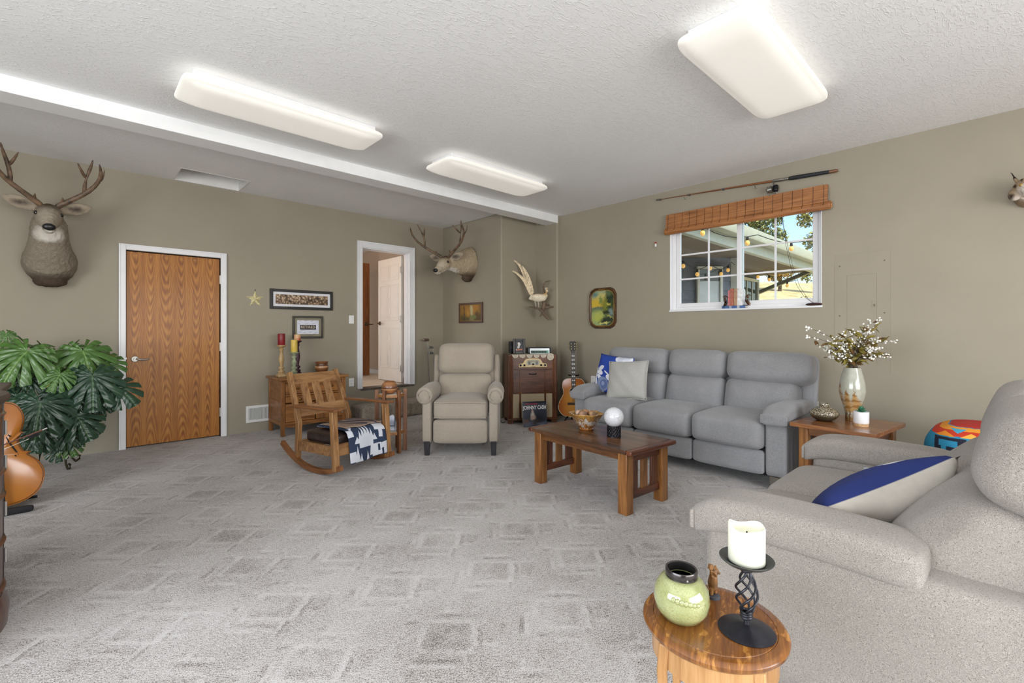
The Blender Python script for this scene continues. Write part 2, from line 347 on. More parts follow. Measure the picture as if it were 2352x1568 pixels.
def lever(parent, at, face, sgn=1, m=STEEL):
    """rose and curved lever; face = y sign the lever sticks out to"""
    h = emp('handle', at); h.parent = parent
    MB().tube([(0, 0, 0), (0, face*.012, 0)], [.034, .030], 20).build('rose', m, h, bev=.003)
    MB().tube([(0, face*.01, 0), (0, face*.045, 0)], .012, 12).build('neck', m, h)
    MB().tube([(0, face*.045, .002), (sgn*.03, face*.048, .0), (sgn*.07, face*.048, -.01), (sgn*.10, face*.046, -.006), (sgn*.125, face*.043, -.001)], [(.014, .014), (.013, .012), (.012, .010), (.012, .009), (.009, .007)], 10).build('lever', m, h, sub=1)
    return h
d1 = struct(emp('door_1', (.805, 6.2, 0)), 'closed flat oak veneer door with a lever handle in white casing')
MB().lim((-.415, .018, .012), (.413, .06, 2.036)).build('slab', OAKV, d1, bev=.002)
mb = MB()
for a, b in (((-.478, -.02, 0), (-.42, .006, 2.105)), ((.42, -.02, 0), (.478, .006, 2.105)), ((-.42, -.02, 2.047), (.42, .006, 2.105))): mb.lim(a, b)
for a, b in (((-.478, -.024, 0), (-.462, .0, 2.105)), ((.462, -.024, 0), (.478, .0, 2.105)), ((-.462, -.024, 2.089), (.462, .0, 2.105))): mb.lim(a, b)
mb.build('casing', WHITE, d1, bev=.003)
mb = MB()
for a, b in (((-.42, .0, 0), (-.4165, .1, 2.045)), ((.4165, .0, 0), (.42, .1, 2.045)), ((-.42, .0, 2.0405), (.42, .1, 2.045)), ((-.42, .061, 0), (.42, .13, .6)), ((-.42, .062, .5), (.42, .13, 2.045))): mb.lim(a, b)
mb.build('jamb', DARK, d1)
lever(d1, (-.347, .016, .92), -1, 1)
MB().tube([(-.425, -.03, .93), (-.425, -.02, .93)], .012, 12).build('strike_bumper', WHITEP, d1)
for z in (.28, 1.03, 1.80):
    MB().box((.4165, -.003, z), (.018, .02, .1)).build('hinge', STEEL, d1, bev=.002)
# ------------------------------------------------------------------ raised doorway with open panel door and hall beyond
d2 = struct(emp('door_2', (3.3175, 6.2, .40)), 'raised doorway in white casing with a six panel door swung open into the hall')
mb = MB()
for a, b in (((-.452, -.02, 0), (-.375, .006, 2.07)), ((.375, -.02, 0), (.462, .006, 2.07)), ((-.375, -.02, 1.985), (.375, .006, 2.07))): mb.lim(a, b)
for a, b in (((-.452, -.026, 0), (-.432, .0, 2.07)), ((.442, -.026, 0), (.462, .0, 2.07)), ((-.432, -.026, 2.05), (.442, .0, 2.07))): mb.lim(a, b)
mb.build('casing', WHITE, d2, bev=.003)
mb = MB()
for a, b in (((-.382, .0, 0), (-.37, .15, 1.985)), ((.37, .0, 0), (.382, .15, 1.985)), ((-.37, .0, 1.973), (.37, .15, 1.985)), ((.352, .04, 0), (.37, .075, 1.973))): mb.lim(a, b)
mb.build('jamb', WHITE, d2)
MB().lim((-.40, -.012, -.028), (.45, .16, .004)).build('threshold', mat('threshold_aluminium', (120, 112, 102), .4, .6), d2, bev=.004)
PANELD = mat('panel_door_white', (228, 222, 214), .4, v=.01)
slab = emp('slab', (.36, .215, .012)); slab.parent = d2
DW, DH = .74, 1.955
mb = MB().lim((.0, 0, 0), (.034, DW, DH)).build('leaf', PANELD, slab, bev=.002)
cols = [(.09, .335), (.405, .65)]; rows = [(.22, .83), (.98, 1.52), (1.62, 1.83)]
for (a, b) in cols:
    for (c, d) in rows:
        mb = MB()
        for q in (((-.006, a-.02, c-.02), (.0, a, d+.02)), ((-.006, b, c-.02), (.0, b+.02, d+.02)), ((-.006, a, c-.02), (.0, b, c)), ((-.006, a, d), (.0, b, d+.02))): mb.lim(*q)
        mb.lim((-.004, a+.03, c+.03), (.0, b-.03, d-.03))
        mb.build('panel', PANELD, slab, bev=.003)
hd = lever(slab, (-.002, DW-.065, .92), -1, 1, mat('aged_nickel', (120, 106, 88), .3, 1)); hd.rotation_euler = (0, 0, R(-90))
for z in (.22, .98, 1.74):
    mb = MB().box((-.001, -.03, z), (.02, .05, .1)).tube([(-.012, -.006, z-.05), (-.012, -.006, z+.05)], .008, 10); mb.build('hinge', STEEL, slab, bev=.001)
HF = .40
struct(MB().lim((1.9, 6.34, HF-.1), (4.8, 9.2, HF)).build('floor_hall', mat('hall_floor_cream', (214, 200, 182), .5, v=.04)), 'cream hall floor seen through the doorway')
struct(MB().lim((1.9, 6.34, 2.75), (4.8, 9.2, 2.85)).build('ceiling_hall', CEIL))
mb = MB().lim((1.9, 8.9, HF), (4.8, 9.0, 2.75)).lim((4.14, 6.34, HF), (4.24, 8.9, 2.75)).lim((1.9, 6.34, HF), (2.0, 8.9, 2.75))
struct(mb.build('wall_hall', HALLP, smooth=0), 'warm beige hall walls beyond the doorway')
struct(MB().lim((4.12, 6.36, HF), (4.14, 8.9, HF+.08)).lim((2.0, 8.88, HF), (4.12, 8.9, HF+.08)).build('baseboard_hall', WHITE, bev=.003))
d3 = struct(emp('door_3', (3.88, 7.9, HF)), 'brown wooden hall door standing ajar behind the white panel door')
BW = wood('hall_door_wood', (118, 70, 36), (150, 94, 50), 'z', 8)
MB().lim((-.8, -.02, .012), (.0, .02, 2.02)).build('slab', BW, d3, bev=.002)
lever(d3, (-.07, -.02, .93), -1, 1, mat('aged_nickel_2', (120, 106, 88), .3, 1))
light('hall_lamp', 'POINT', (2.55, 6.75, 2.62), (0, 0, 0), 9, (1, .62, .34), shadow_soft_size=.10)
light('hall_cool_fill', 'AREA', (2.05, 7.6, 1.5), (R(90), 0, R(-90)), 16, (.93, .96, 1), shape='RECTANGLE', size=1.6, size_y=1.6)  # added cool fill light floating in the hall, no window behind it
# carpeted step
st = MB().rbox((3.38, 5.99, .1), (1.24, .40, .21), .05, 9)
struct(st.build('floor_step', carpetmat('step_carpet', True), sub=1), 'carpet covered step below the raised doorway')
# ------------------------------------------------------------------ window in the right wall
w1 = struct(emp('window_1', (5.07, 1.94, 1.445)), 'white sliding window with grid bars over the sofa')
mb = MB()
for a, b in (((.0, -.76, .0), (.13, -.752, 1.015)), ((.0, .752, .0), (.13, .76, 1.015)), ((.0, -.752, 1.007), (.13, .752, 1.015)), ((-.012, -.765, -.012), (.13, .765, .006))): mb.lim(a, b)
mb.build('reveal', WHITE, w1, bev=.002)
frame(MB(), 'x', .055, .06, -.752, .752, .006, 1.007, .035).build('frame', WHITE, w1, bev=.004)
GLASS = glassmat('window_glass', a=.03)
for s_, x0, y0, y1 in ((0, .062, -.715, .03), (1, .08, -.03, .715)):
    sa = emp('sash', (x0, 0, 0)); sa.parent = w1
    frame(MB(), 'x', 0, .03, y0, y1, .04, .972, .045).build('sash_frame', WHITE, sa, bev=.004)
    MB().lim((.013, y0+.04, .08), (.017, y1-.04, .935)).build('pane', GLASS, sa, smooth=0)
    a, b = y0+.045, y1-.045
    MB().lim((.009, (a+b)/2-.009, .085), (.021, (a+b)/2+.009, .927)).build('muntin', WHITE, sa)
    for k in (1, 2):
        z = .085+k*.842/3; MB().lim((.0085, a, z-.0088), (.0215, b, z+.0088)).build('muntin', WHITE, sa)
# ------------------------------------------------------------------ ceiling lights
def diffuser():
    t = NT('lit_acrylic_diffuser'); t.fin(lin((240, 236, 226)), .45)
    t.put(t.b.inputs['Emission Color'], t.ramp(t.noise(2.2, 2), [(.3, (255, 249, 240)), (.7, (255, 253, 247))])); t.b.inputs['Emission Strength'].default_value = .30
    return t.m
DIFF = diffuser()
for x, y, lb in ((1.15, 3.63, 'cloud shaped ceiling light nearest the mule deer mount, beside the beam'), (3.13, 3.65, 'cloud shaped ceiling light above the recliner, beside the beam'), (3.04, 1.03, 'cloud shaped ceiling light nearest the camera, above the sofa end')):
    t = thing('ceiling_light', 'lit white '+lb, 'ceiling light', (x, y, H), group='lit acrylic ceiling lights')
    MB().lim((-.61, -.16, -.045), (.61, .16, 0)).build('base_pan', WHITE, t, bev=.003)
    def shape(p, u):
        k = max(0, -u[2]); q = 1-.10*k*k
        return (p[0]*(1-.035*k*k), p[1]*q, p[2])
    MB().rbox((0, 0, -.07), (1.34, .45, .085), .075, 14, shape).build('diffuser', DIFF, t, sub=1)
    MB().lim((-.55, -.12, -.05), (.55, .12, -.045)).build('lamp_tray', WHITE, t)
# ------------------------------------------------------------------ wall plates and register
def plate(name, label, cat, loc, rz, kind):
    t = thing(name, label, cat, loc, rz)
    MB().lim((-.036, -.006, -.057), (.036, 0, .057)).build('cover_plate', WHITEP, t, bev=.003)
    if kind == 'switch': MB().box((0, -.007, 0), (.03, .008, .064), (R(5), 0, 0)).build('rocker', WHITEP, t, bev=.002)
    else:
        for z in (-.02, .02):
            f = MB().tube([(0, -.004, z), (0, -.008, z)], .016, 16).build('receptacle', WHITEP, t, bev=.001)
            for x in (-.006, .006): MB().box((x, -.0085, z+.003), (.002, .002, .009)).build('slot', DARK, f)
plate('light_switch', 'white rocker light switch left of the raised doorway', 'light switch', (2.785, 6.2, 1.367), 0, 'switch')
plate('wall_outlet', 'white wall outlet on the taupe wall beside the oak chest', 'outlet', (2.785, 6.2, .50), 0, 'o')
plate('wall_outlet', 'white wall outlet between the guitar and the sofa', 'outlet', (5.07, 3.80, .55), -90, 'o')
plate('wall_outlet', 'white wall outlet between the sofa and the end table vases', 'outlet', (5.07, 1.245, .50), -90, 'o')
t = thing('air_register', 'white metal wall air register low beside the oak chest', 'air vent', (1.635, 6.2, .215))
frame(MB(), 'y', -.012, .012, -.15, .15, -.10, .10, .03).build('register_frame', WHITEP, t, bev=.003)
MB().lim((-.12, -.003, -.07), (.12, -.001, .07)).build('backing', DARK, t)
for i in range(17):
    MB().box((-.112+i*.014, -.007, 0), (.005, .01, .14), (0, 0, R(25))).build('louver', WHITEP, t)
# ------------------------------------------------------------------ framed pictures
def framed(name, label, cat, loc, rz, w_, h_, fw, m, art, border=None, bw=0, dep=.025, rot=None, inner=None):
    t = thing(name, label, cat, loc, rz, rot=rot)
    frame(MB(), 'y', -dep, dep, -w_/2, w_/2, -h_/2, h_/2, fw).build('frame', m, t, bev=.004)
    if inner: frame(MB(), 'y', -dep*.8, dep*.6, -w_/2+fw-.001, w_/2-fw+.001, -h_/2+fw-.001, h_/2-fw+.001, .008).build('inner_slip', inner, t, bev=.001)
    if border: MB().lim((-w_/2+fw, -dep*.45, -h_/2+fw), (w_/2-fw, -dep*.2, h_/2-fw)).build('mat_board', border, t)
    a, b = w_/2-fw-bw, h_/2-fw-bw
    MB().lim((-a, -dep*.5, -b), (a, -dep*.25, b)).build('picture', art, t)
    return t
BLKF = mat('black_frame', (38, 36, 36), .35, v=.08)
def crowd():
    t = NT('old_group_photo'); v = t.new('TexVoronoi'); t.l.new(t.map((42, 1, 34)), v.inputs[0]); v.inputs['Scale'].default_value = 1
    n = t.noise(60, 3); x = t.new('SeparateXYZ'); t.l.new(t.P, x.inputs[0])
    f = t.math('ADD', t.math('MULTIPLY', v.outputs[0], .8), t.math('MULTIPLY_ADD', n, .5, -.12))
    f = t.math('SUBTRACT', f, t.math('MULTIPLY', x.outputs[2], 1.4))
    return t.fin(t.ramp(f, [(.15, (222, 205, 184)), (.4, (165, 138, 108)), (.68, (84, 62, 44)), (.9, (44, 32, 24))]), .4)
framed('panoramic_photo', 'long black framed sepia panorama photo of a seated crowd', 'framed photo', (2.132, 6.2, 1.607), 0, .775, .25, .035, BLKF, crowd(), mat('white_mat', (226, 226, 232), .6, v=.01), .03)
pale = prn('signed_paper', (216, 218, 230), [('e', (x, z), (.022, .0022), a, (150, 152, 170)) for x, z, a in ((-.1, .08, 12), (-.03, .085, -8), (.05, .08, 20), (.11, .07, 5), (-.11, .045, -15), (-.02, .05, 10), (.07, .05, -6), (-.1, -.06, 8), (-.04, -.075, -12), (.03, -.06, 14), (.1, -.07, -5), (-.07, -.04, 4), (.08, -.085, 10), (0, -.09, -4))], .6)
t = framed('retirement_frame', 'dark olive framed picture spelling a word in photo letters', 'framed print', (2.2, 6.2, 1.258), 0, .383, .288, .026, mat('olive_black_frame', (62, 58, 50), .4), pale, mat('olive_mat', (140, 133, 112), .8, v=.03), .03)
MB().lim((-.1, -.0140, -.032), (.1, -.0128, .03)).build('letter_strip', mat('letter_strip_dark', (40, 34, 32), .5, v=.3, s=40), t)
text('RETIRED', .047, mat('letter_cream', (222, 208, 190), .5), t, (0, -.0143, 0), (R(90), 0, 0), sx=1.02)
# five pointed metal barn star
t = thing('barn_star', 'small cream metal barn star hung left of the crowd photo', 'wall star', (1.585, 6.2, 1.592))
vs = [(0, -.028, 0), (0, 0, 0)]+[((.1 if k % 2 == 0 else .04)*math.sin(k*PI/5), -.002, (.1 if k % 2 == 0 else .04)*math.cos(k*PI/5)) for k in range(10)]
MB().add(vs, [(0, 2+k, 2+(k+1) % 10) for k in range(10)]+[(1, 2+(k+1) % 10, 2+k) for k in range(10)]).build('star_body', mat('worn_cream_paint', (206, 196, 150), .6, v=.2, s=60), t, smooth=0)
MB().tube([(0, -.004, .098), (.008, -.004, .11), (0, -.004, .12), (-.008, -.004, .11), (0, -.004, .098)], .002, 6).build('hanging_loop', BLACKM, t)
ar = prn('autumn_path_painting', (128, 96, 40), [('b', (0, -.09), (.3, .06), 0, (78, 72, 34), .4), ('e', (-.1, .05), (.13, .09), 0, (150, 108, 38), .5), ('e', (.1, .06), (.1, .1), 0, (168, 118, 40), .5), ('e', (.02, .03), (.03, .1), 4, (186, 176, 130), .5), ('e', (-.16, 0), (.012, .14), 0, (56, 42, 22), .3), ('e', (.02, -.1), (.05, .05), 0, (128, 118, 70), .5), ('e', (.15, -.04), (.05, .06), 0, (92, 66, 26), .5), ('e', (-.06, .0), (.04, .06), 0, (176, 130, 50), .5), ('e', (.07, -.06), (.06, .03), 0, (110, 120, 60), .5)], .5, .06, 48)
framed('landscape_painting', 'small wood framed autumn landscape painting below the side facing deer mount', 'framed painting', (4.31, 5.47, 1.478), -90, .56, .30, .03, wood('dark_frame_wood', (66, 38, 22), (92, 56, 32), 'x', 14), ar, inner=mat('gilt_slip', (150, 116, 60), .4, .5))
# octagon frame painting
sea = prn('lake_painting', (118, 150, 138), [('e', (-.05, .06), (.2, .1), 0, (206, 176, 60), .5), ('e', (.0, .16), (.12, .05), 0, (196, 186, 110), .6), ('e', (-.1, -.02), (.12, .035), 8, (62, 92, 98), .3), ('e', (-.06, -.12), (.14, .09), 0, (178, 186, 90), .6), ('e', (.1, -.02), (.09, .13), 20, (52, 66, 30), .4), ('e', (.12, .13), (.07, .12), 0, (42, 58, 40), .35), ('e', (.13, -.06), (.05, .05), 0, (122, 140, 132), .4), ('e', (.08, -.17), (.12, .06), 12, (46, 58, 44), .4), ('e', (.05, .03), (.03, .09), 0, (122, 128, 50), .5), ('e', (.12, .04), (.06, .012), -20, (190, 180, 80), .4), ('e', (.1, -.1), (.08, .012), -24, (170, 170, 90), .3), ('e', (-.02, .1), (.03, .05), 0, (120, 136, 70), .5), ('e', (.06, -.06), (.05, .03), 0, (40, 52, 34), .4), ('e', (.15, .05), (.03, .05), 0, (60, 76, 40), .4), ('e', (.1, .2), (.05, .04), 0, (88, 106, 70), .5), ('e', (-.12, .18), (.05, .03), 0, (96, 132, 128), .6), ('e', (.02, -.2), (.09, .012), 10, (206, 202, 120), .4)], .35, .075, 42)
def octo(w_, h_, c): return [(-w_+c, -h_), (w_-c, -h_), (w_-c*.35, -h_+c*.35), (w_, -h_+c), (w_, h_-c), (w_-c*.35, h_-c*.35), (w_-c, h_), (-w_+c, h_), (-w_+c*.35, h_-c*.35), (-w_, h_-c), (-w_, -h_+c), (-w_+c*.35, -h_+c*.35)]
t = thing('antique_painting', 'antique lake landscape in a cut corner carved wood frame above the sofa arm', 'framed painting', (5.07, 3.645, 1.51), -90)
mb = MB(); o1, o2 = octo(.215, .27, .09), octo(.182, .237, .078); n = len(o1)
prof = [(0, .0), (.35, -.03), (.7, -.026), (1, -.012)]
rings = [[(o1[k][0]*(1-q)+o2[k][0]*q, y, o1[k][1]*(1-q)+o2[k][1]*q) for k in range(n)] for q, y in [(0, 0)]+prof]
mb.add([p for r_ in rings for p in r_], [(i*n+k, i*n+(k+1) % n, (i+1)*n+(k+1) % n, (i+1)*n+k) for i in range(len(rings)-1) for k in range(n)])
mb.build('frame', mat('antique_brown_frame', (74, 48, 26), .4, v=.25, s=25), t, weld=True, smooth=30)
for a, b, l in ((0, .245, 0), (0, -.245, 0), (.2, 0, 1), (-.2, 0, 1)):
    mb = MB()
    for k in range(-3, 4): mb.ell((a+(0 if l else k*.014), -.03, b+(k*.014 if l else 0)), (.008, .006, .008), 8, 6)
    mb.build('carved_ornament', mat('ornament_gilt', (112, 82, 44), .45, v=.2), t)
MB().prism(o2, -.012, -.008, 'y').build('gilt_liner', mat('liner_gilt', (158, 128, 64), .4, .4), t)
MB().prism(octo(.172, .227, .075), -.014, -.012, 'y').build('picture', sea, t)
# ------------------------------------------------------------------ electric panel painted with the wall
t = thing('electric_panel', 'flush electrical panel cover painted taupe right of the window', 'electric panel', (5.07, .88, 1.40), -90)
GAP = mat('panel_joint', (112, 105, 90), .7); PNL = wallpaint('panel_paint', (157, 149, 132))
MB().lim((-.2006, -.0012, -.56), (.2006, 0, .5056)).build('joint', GAP, t)
mb = MB(); wallbox('y', -.002, .002, -.2, .2, -.56, .505, [(-.107, .106, -.47, .313)], mb); mb.build('cover', PNL, t)
MB().lim((-.1055, -.0025, -.47), (.1045, -.001, .3115)).build('panel_door', PNL, t)
MB().lim((.072, -.006, .02), (.103, -.002, .075)).build('latch', PNL, t, bev=.001)
MB().lim((.084, -.0075, .028), (.096, -.006, .048)).build('latch_slot', GAP, t)
for x, z in ((-.16, .4), (.16, .42), (-.16, -.05), (.16, -.03)): MB().ell((x, -.006, z), (.006, .002, .006), 8, 6).build('screw', GAP, t)
# ------------------------------------------------------------------ bamboo shade
t = thing('bamboo_shade', 'rolled up brown bamboo roman shade above the window', 'window shade', (5.07, 1.92, 2.555), -90)
def bamboo():
    q = NT('bamboo_sticks'); n = q.noise(1, 3, q.map((5, 5, 190)), .6); n2 = q.noise(1, 3, q.map((2.5, 5, 60)), .5)
    f = q.math('ADD', q.math('MULTIPLY', n, .6), q.math('MULTIPLY', n2, .4)); q.bump(n, .5, .003)
    return q.fin(q.ramp(f, [(.3, (104, 64, 34)), (.48, (160, 104, 58)), (.62, (182, 124, 72)), (.75, (200, 150, 98))]), .5)
BAM = bamboo()
for k in range(24):
    z = -.004-k*.0068; y = -.052-.012*(k/24)
    MB().box((0, y, z-.003), (1.60-.002*(k % 3), .005, .0062)).build('bamboo_slat', BAM, t)
pr = [(-.05, -.150), (-.075, -.165), (-.085, -.19), (-.078, -.22), (-.055, -.235), (-.03, -.225), (-.02, -.19), (-.03, -.16)]
MB().prism([(a, b) for a, b in pr], -.815, .822, 'x').build('rolled_bundle', BAM, t, bev=.012, seg=3)
mb = MB()
for k in range(8): mb.tube([(.823, -.045+.02*math.cos(k*2.4)*(k/8+.2), -.19+.026*math.sin(k*2.4)*(k/8+.2)), (.828, -.045+.02*math.cos(k*2.4)*(k/8+.2), -.19+.026*math.sin(k*2.4)*(k/8+.2))], .006, 8)
mb.build('roll_end', mat('bamboo_cut_ends', (196, 140, 84), .7, v=.3, s=90), t)
TH = mat('dark_thread', (78, 46, 28), .8)
for k in range(19):
    x = -.77+k*.0855; MB().bar((x, -.0555, -.002), (x, -.0675, -.165), .003, .002, (0, 1, 0)).bar((x, -.088, -.19), (x, -.076, -.165), .003, .003, (0, 1, 0)).build('stitching', TH, t)
MB().lim((-.79, -.05, -.03), (.79, 0, .002)).build('head_rail', BAM, t)
t2 = thing('shade_cord', 'thin dark shade cord hanging across the right window sash', 'cord', (5.04, 1.45, 2.33))
MB().tube([(.0, .06, 0), (0, .045, -.1), (0, .02, -.3), (0, -.02, -.5), (0, -.07, -.68), (0, -.13, -.79), (0, -.20, -.852), (.015, -.235, -.858)], .0017, 6).tube([(.0, .055, 0), (0, .04, -.1), (0, .00, -.34), (0, -.05, -.55), (0, -.10, -.7), (0, -.16, -.81), (0, -.21, -.855), (.015, -.225, -.86)], .0015, 6).build('cord_strands', mat('cord_brown', (46, 30, 26), .7), t2)
MB().ell((.03, -.205, -.866), (.03, .07, .014)).tube([(.03, -.27, -.868), (.03, -.23, -.862), (.04, -.19, -.86), (.03, -.15, -.868)], .007, 8).build('coiled_end', mat('cord_maroon', (60, 32, 30), .6), t2)
for y, z, lb in ((2.555, 2.56, 'above the left part of the bamboo shade'), (1.56, 2.585, 'under the fishing reel')):
    q = thing('wall_hook', 'tiny clear hook on the wall '+lb, 'hook', (5.07, y, z), -90)
    MB().tube([(0, 0, .01), (0, -.012, .008), (0, -.014, -.006), (0, -.006, -.012)], .004, 8).build('hook_body', mat('clear_plastic', (206, 204, 198), .2), q)
# ------------------------------------------------------------------ fishing rod with reel
t = thing('fishing_rod', 'old brown fishing rod with reel mounted above the window', 'fishing rod', (5.07, 1.95, 2.67), -90)
CANE = wood('rod_cane', (104, 60, 32), (138, 86, 46), 'x', 20); CH = mat('reel_chrome', (150, 148, 142), .25, .9, v=.2, s=30)
p = lambda k: (-.90+1.80*k, -.035, .095-.1*k)
MB().tube([p(0), p(.2), p(.45), p(.7)], [.003, .005, .008, .011], 10).build('rod_blank', CANE, t)
MB().tube([p(.70), p(.74), p(.78)], [.013, .016, .013], 10).build('reel_seat', CH, t)
MB().tube([p(.78), p(.80), p(.87), p(.965)], [.016, .02, .019, .016], 12).build('grip', mat('black_grip', (34, 35, 40), .6), t)
MB().tube([p(.965), p(.99), p(1)], [.016, .016, .012], 12).build('butt_cap', mat('butt_cap', (128, 92, 66), .35, .4), t)
for k in (.02, .22, .43): MB().tube([p(k), (p(k)[0], -.035, p(k)[2]-.012), (p(k)[0]+.012, -.035, p(k)[2]-.014), (p(k)[0]+.03, -.035, p(k)[2]-.002)], .0028, 6).tube([p(k-.008 if k > .1 else 0), p(k+.012)], .0095, 8).build('line_guide', CH, t)
rx, ry, rz_ = p(.705); r_ = emp('reel', (rx, ry, rz_)); r_.parent = t
MB().tube([(0, 0, 0), (.0, -.006, -.035), (.0, -.01, -.06)], [.006, .007, .01], 8).build('foot', CH, r_)
MB().tube([(-.005, -.03, -.085), (-.045, -.035, -.092)], [.034, .030], 20).build('spool', CH, r_, bev=.003)
MB().rbox((.022, -.012, -.08), (.05, .04, .07), .018, 6).build('gear_housing', BLACKM, r_)
MB().tube([(.03, -.01, -.11), (.0, -.012, -.13), (-.03, -.012, -.142)], .004, 8).ell((-.036, -.012, -.143), (.01, .008, .008)).build('crank', CH, r_)
MB().tube([(-.045, -.03, -.125), (-.05, -.06, -.09), (-.045, -.03, -.055)], .003, 8).build('bail', CH, r_)
for q in (-.55, .2): MB().tube([(q, 0, .055-.055*(q+.9)), (q, -.04, .055-.055*(q+.9)), (q, -.048, .075-.055*(q+.9))], .003, 6).build('wall_peg', CH, t)
t = thing('wall_thermometer', 'tiny red and white capsule thermometer left of the window', 'thermometer', (5.07, 2.876, 2.246), -90)
MB().tube([(0, -.01, -.03), (0, -.01, .008)], .011, 12).build('white_tube', WHITEP, t, bev=.003)
MB().tube([(0, -.01, .008), (0, -.01, .028)], [.012, .009], 12).build('red_cap', mat('cap_red', (150, 50, 34), .4), t, bev=.003)
# ------------------------------------------------------------------ books and bookends on the sill
def book(name, label, loc, d, col, rot=(0, 0, 0), pages=(222, 214, 196), lie=False):
    t = thing(name, label, 'book', loc, rot=rot, group=None); w_, dp, hh = d; m = mat(name+'_cloth', col, .7, v=.1, s=30)
    if lie:
        MB().lim((-w_/2, -dp/2, 0), (w_/2, dp/2, .003)).lim((-w_/2, -dp/2, hh-.003), (w_/2, dp/2, hh)).lim((-w_/2, -dp/2-.003, 0), (w_/2, -dp/2, hh)).build('cover', m, t, bev=.001)
        MB().lim((-w_/2+.004, -dp/2, .003), (w_/2-.004, dp/2-.004, hh-.003)).build('pages', mat('pages', pages, .8), t)
    else:
        MB().lim((-w_/2, -dp/2, 0), (-w_/2+.003, dp/2, hh)).lim((w_/2-.003, -dp/2, 0), (w_/2, dp/2, hh)).lim((-w_/2, -dp/2-.003, 0), (w_/2, -dp/2, hh)).build('cover', m, t, bev=.001)
        MB().lim((-w_/2+.003, -dp/2, .004), (w_/2-.003, dp/2-.004, hh-.004)).build('pages', mat('pages', pages, .8), t)
    return t
Z0 = 1.451; RB = (0, 0, R(-90))
b0 = book('flat_book', 'blue and grey covered book lying flat under the bookends', (5.10, 1.975, Z0), (.24, .085, .026), (72, 104, 156), RB, lie=True)
for k, (x, c) in enumerate(((-.098, (52, 78, 128)), (-.03, (150, 160, 176)), (.012, (60, 90, 146)), (.05, (180, 184, 190)))): MB().lim((x-.012, -.0465, .001), (x+.014, -.0455, .025)).build('spine_band', mat('band%d' % k, c, .6), b0)
zb = Z0+.0265
book('upright_book', 'thin pink book standing leftmost between the bookends', (5.10, 2.022, zb), (.018, .075, .165), (200, 118, 122), RB)
b1 = book('upright_book', 'brick red cloth book standing between the bookends', (5.10, 1.992, zb), (.036, .078, .182), (172, 104, 84), RB)
b2 = book('upright_book', 'tan cloth book standing between the bookends', (5.10, 1.955, zb), (.032, .078, .178), (172, 138, 108), RB)
book('upright_book', 'white book standing rightmost between the bookends', (5.10, 1.912, zb), (.05, .08, .172), (226, 226, 226), RB)
for b_ in (b1, b2):
    for z in (.15, .142, .11, .07): MB().lim((-.008, -.0432, z-.001), (.008, -.042, z+.001)).build('spine_line', mat('spine_ink', (90, 56, 46), .7), b_)
BRZ = mat('bronze', (94, 68, 50), .32, .7, v=.3, s=30)
for y, sg, lb in ((2.058, -1, 'bronze curled bookend left of the window books'), (1.862, 1, 'bronze curled bookend right of the window books')):
    t = thing('bookend', lb, 'bookend', (5.105, y, zb), -90)
    MB().lim((-.035, -.032, 0), (.035, .032, .006)).build('base', BRZ, t, bev=.002)
    pts = [(sg*(.03-.0), 0, .008), (sg*.005, 0, .03), (sg*-.012, 0, .06), (sg*-.01, 0, .09), (sg*.01, 0, .112), (sg*.035, 0, .112), (sg*.046, 0, .095)]
    MB().tube(pts, [.012, .012, .010, .009, .007, .006, .004], 10).build('curl', BRZ, t, sub=1)
    MB().tube([(sg*.03, 0, .008), (sg*.012, -.01, .05), (sg*.02, -.012, .08)], [.012, .014, .008], 8).ell((sg*.02, -.012, .088), (.012, .01, .014)).build('figure', BRZ, t)
# ------------------------------------------------------------------ mounted deer
ANT = None
def antler_mesh(mb, sg, hx, aw=1):
    def T(pts, r): mb.tube([hx @ V((sg*a, b, c)) for a, b, c in pts], [k*aw for k in r], 9)
    T([(.038, .02, .045), (.07, .01, .105), (.11, .0, .135), (.20, -.01, .20), (.31, -.03, .29), (.385, -.06, .40), (.40, -.09, .50), (.375, -.11, .585)], [.020, .022, .020, .019, .018, .016, .013, .005])
    T([(.27, -.02, .255), (.275, .02, .35), (.295, .03, .44), (.325, .02, .53), (.335, .0, .60)], [.016, .016, .015, .011, .004])
    T([(.285, .03, .40), (.245, .0, .47), (.21, -.03, .55)], [.014, .011, .004])
    T([(.385, -.06, .40), (.425, -.03, .47), (.43, -.02, .55)], [.013, .010, .004])
    T([(.10, .0, .135), (.105, -.02, .175), (.10, -.03, .20)], [.012, .008, .003])
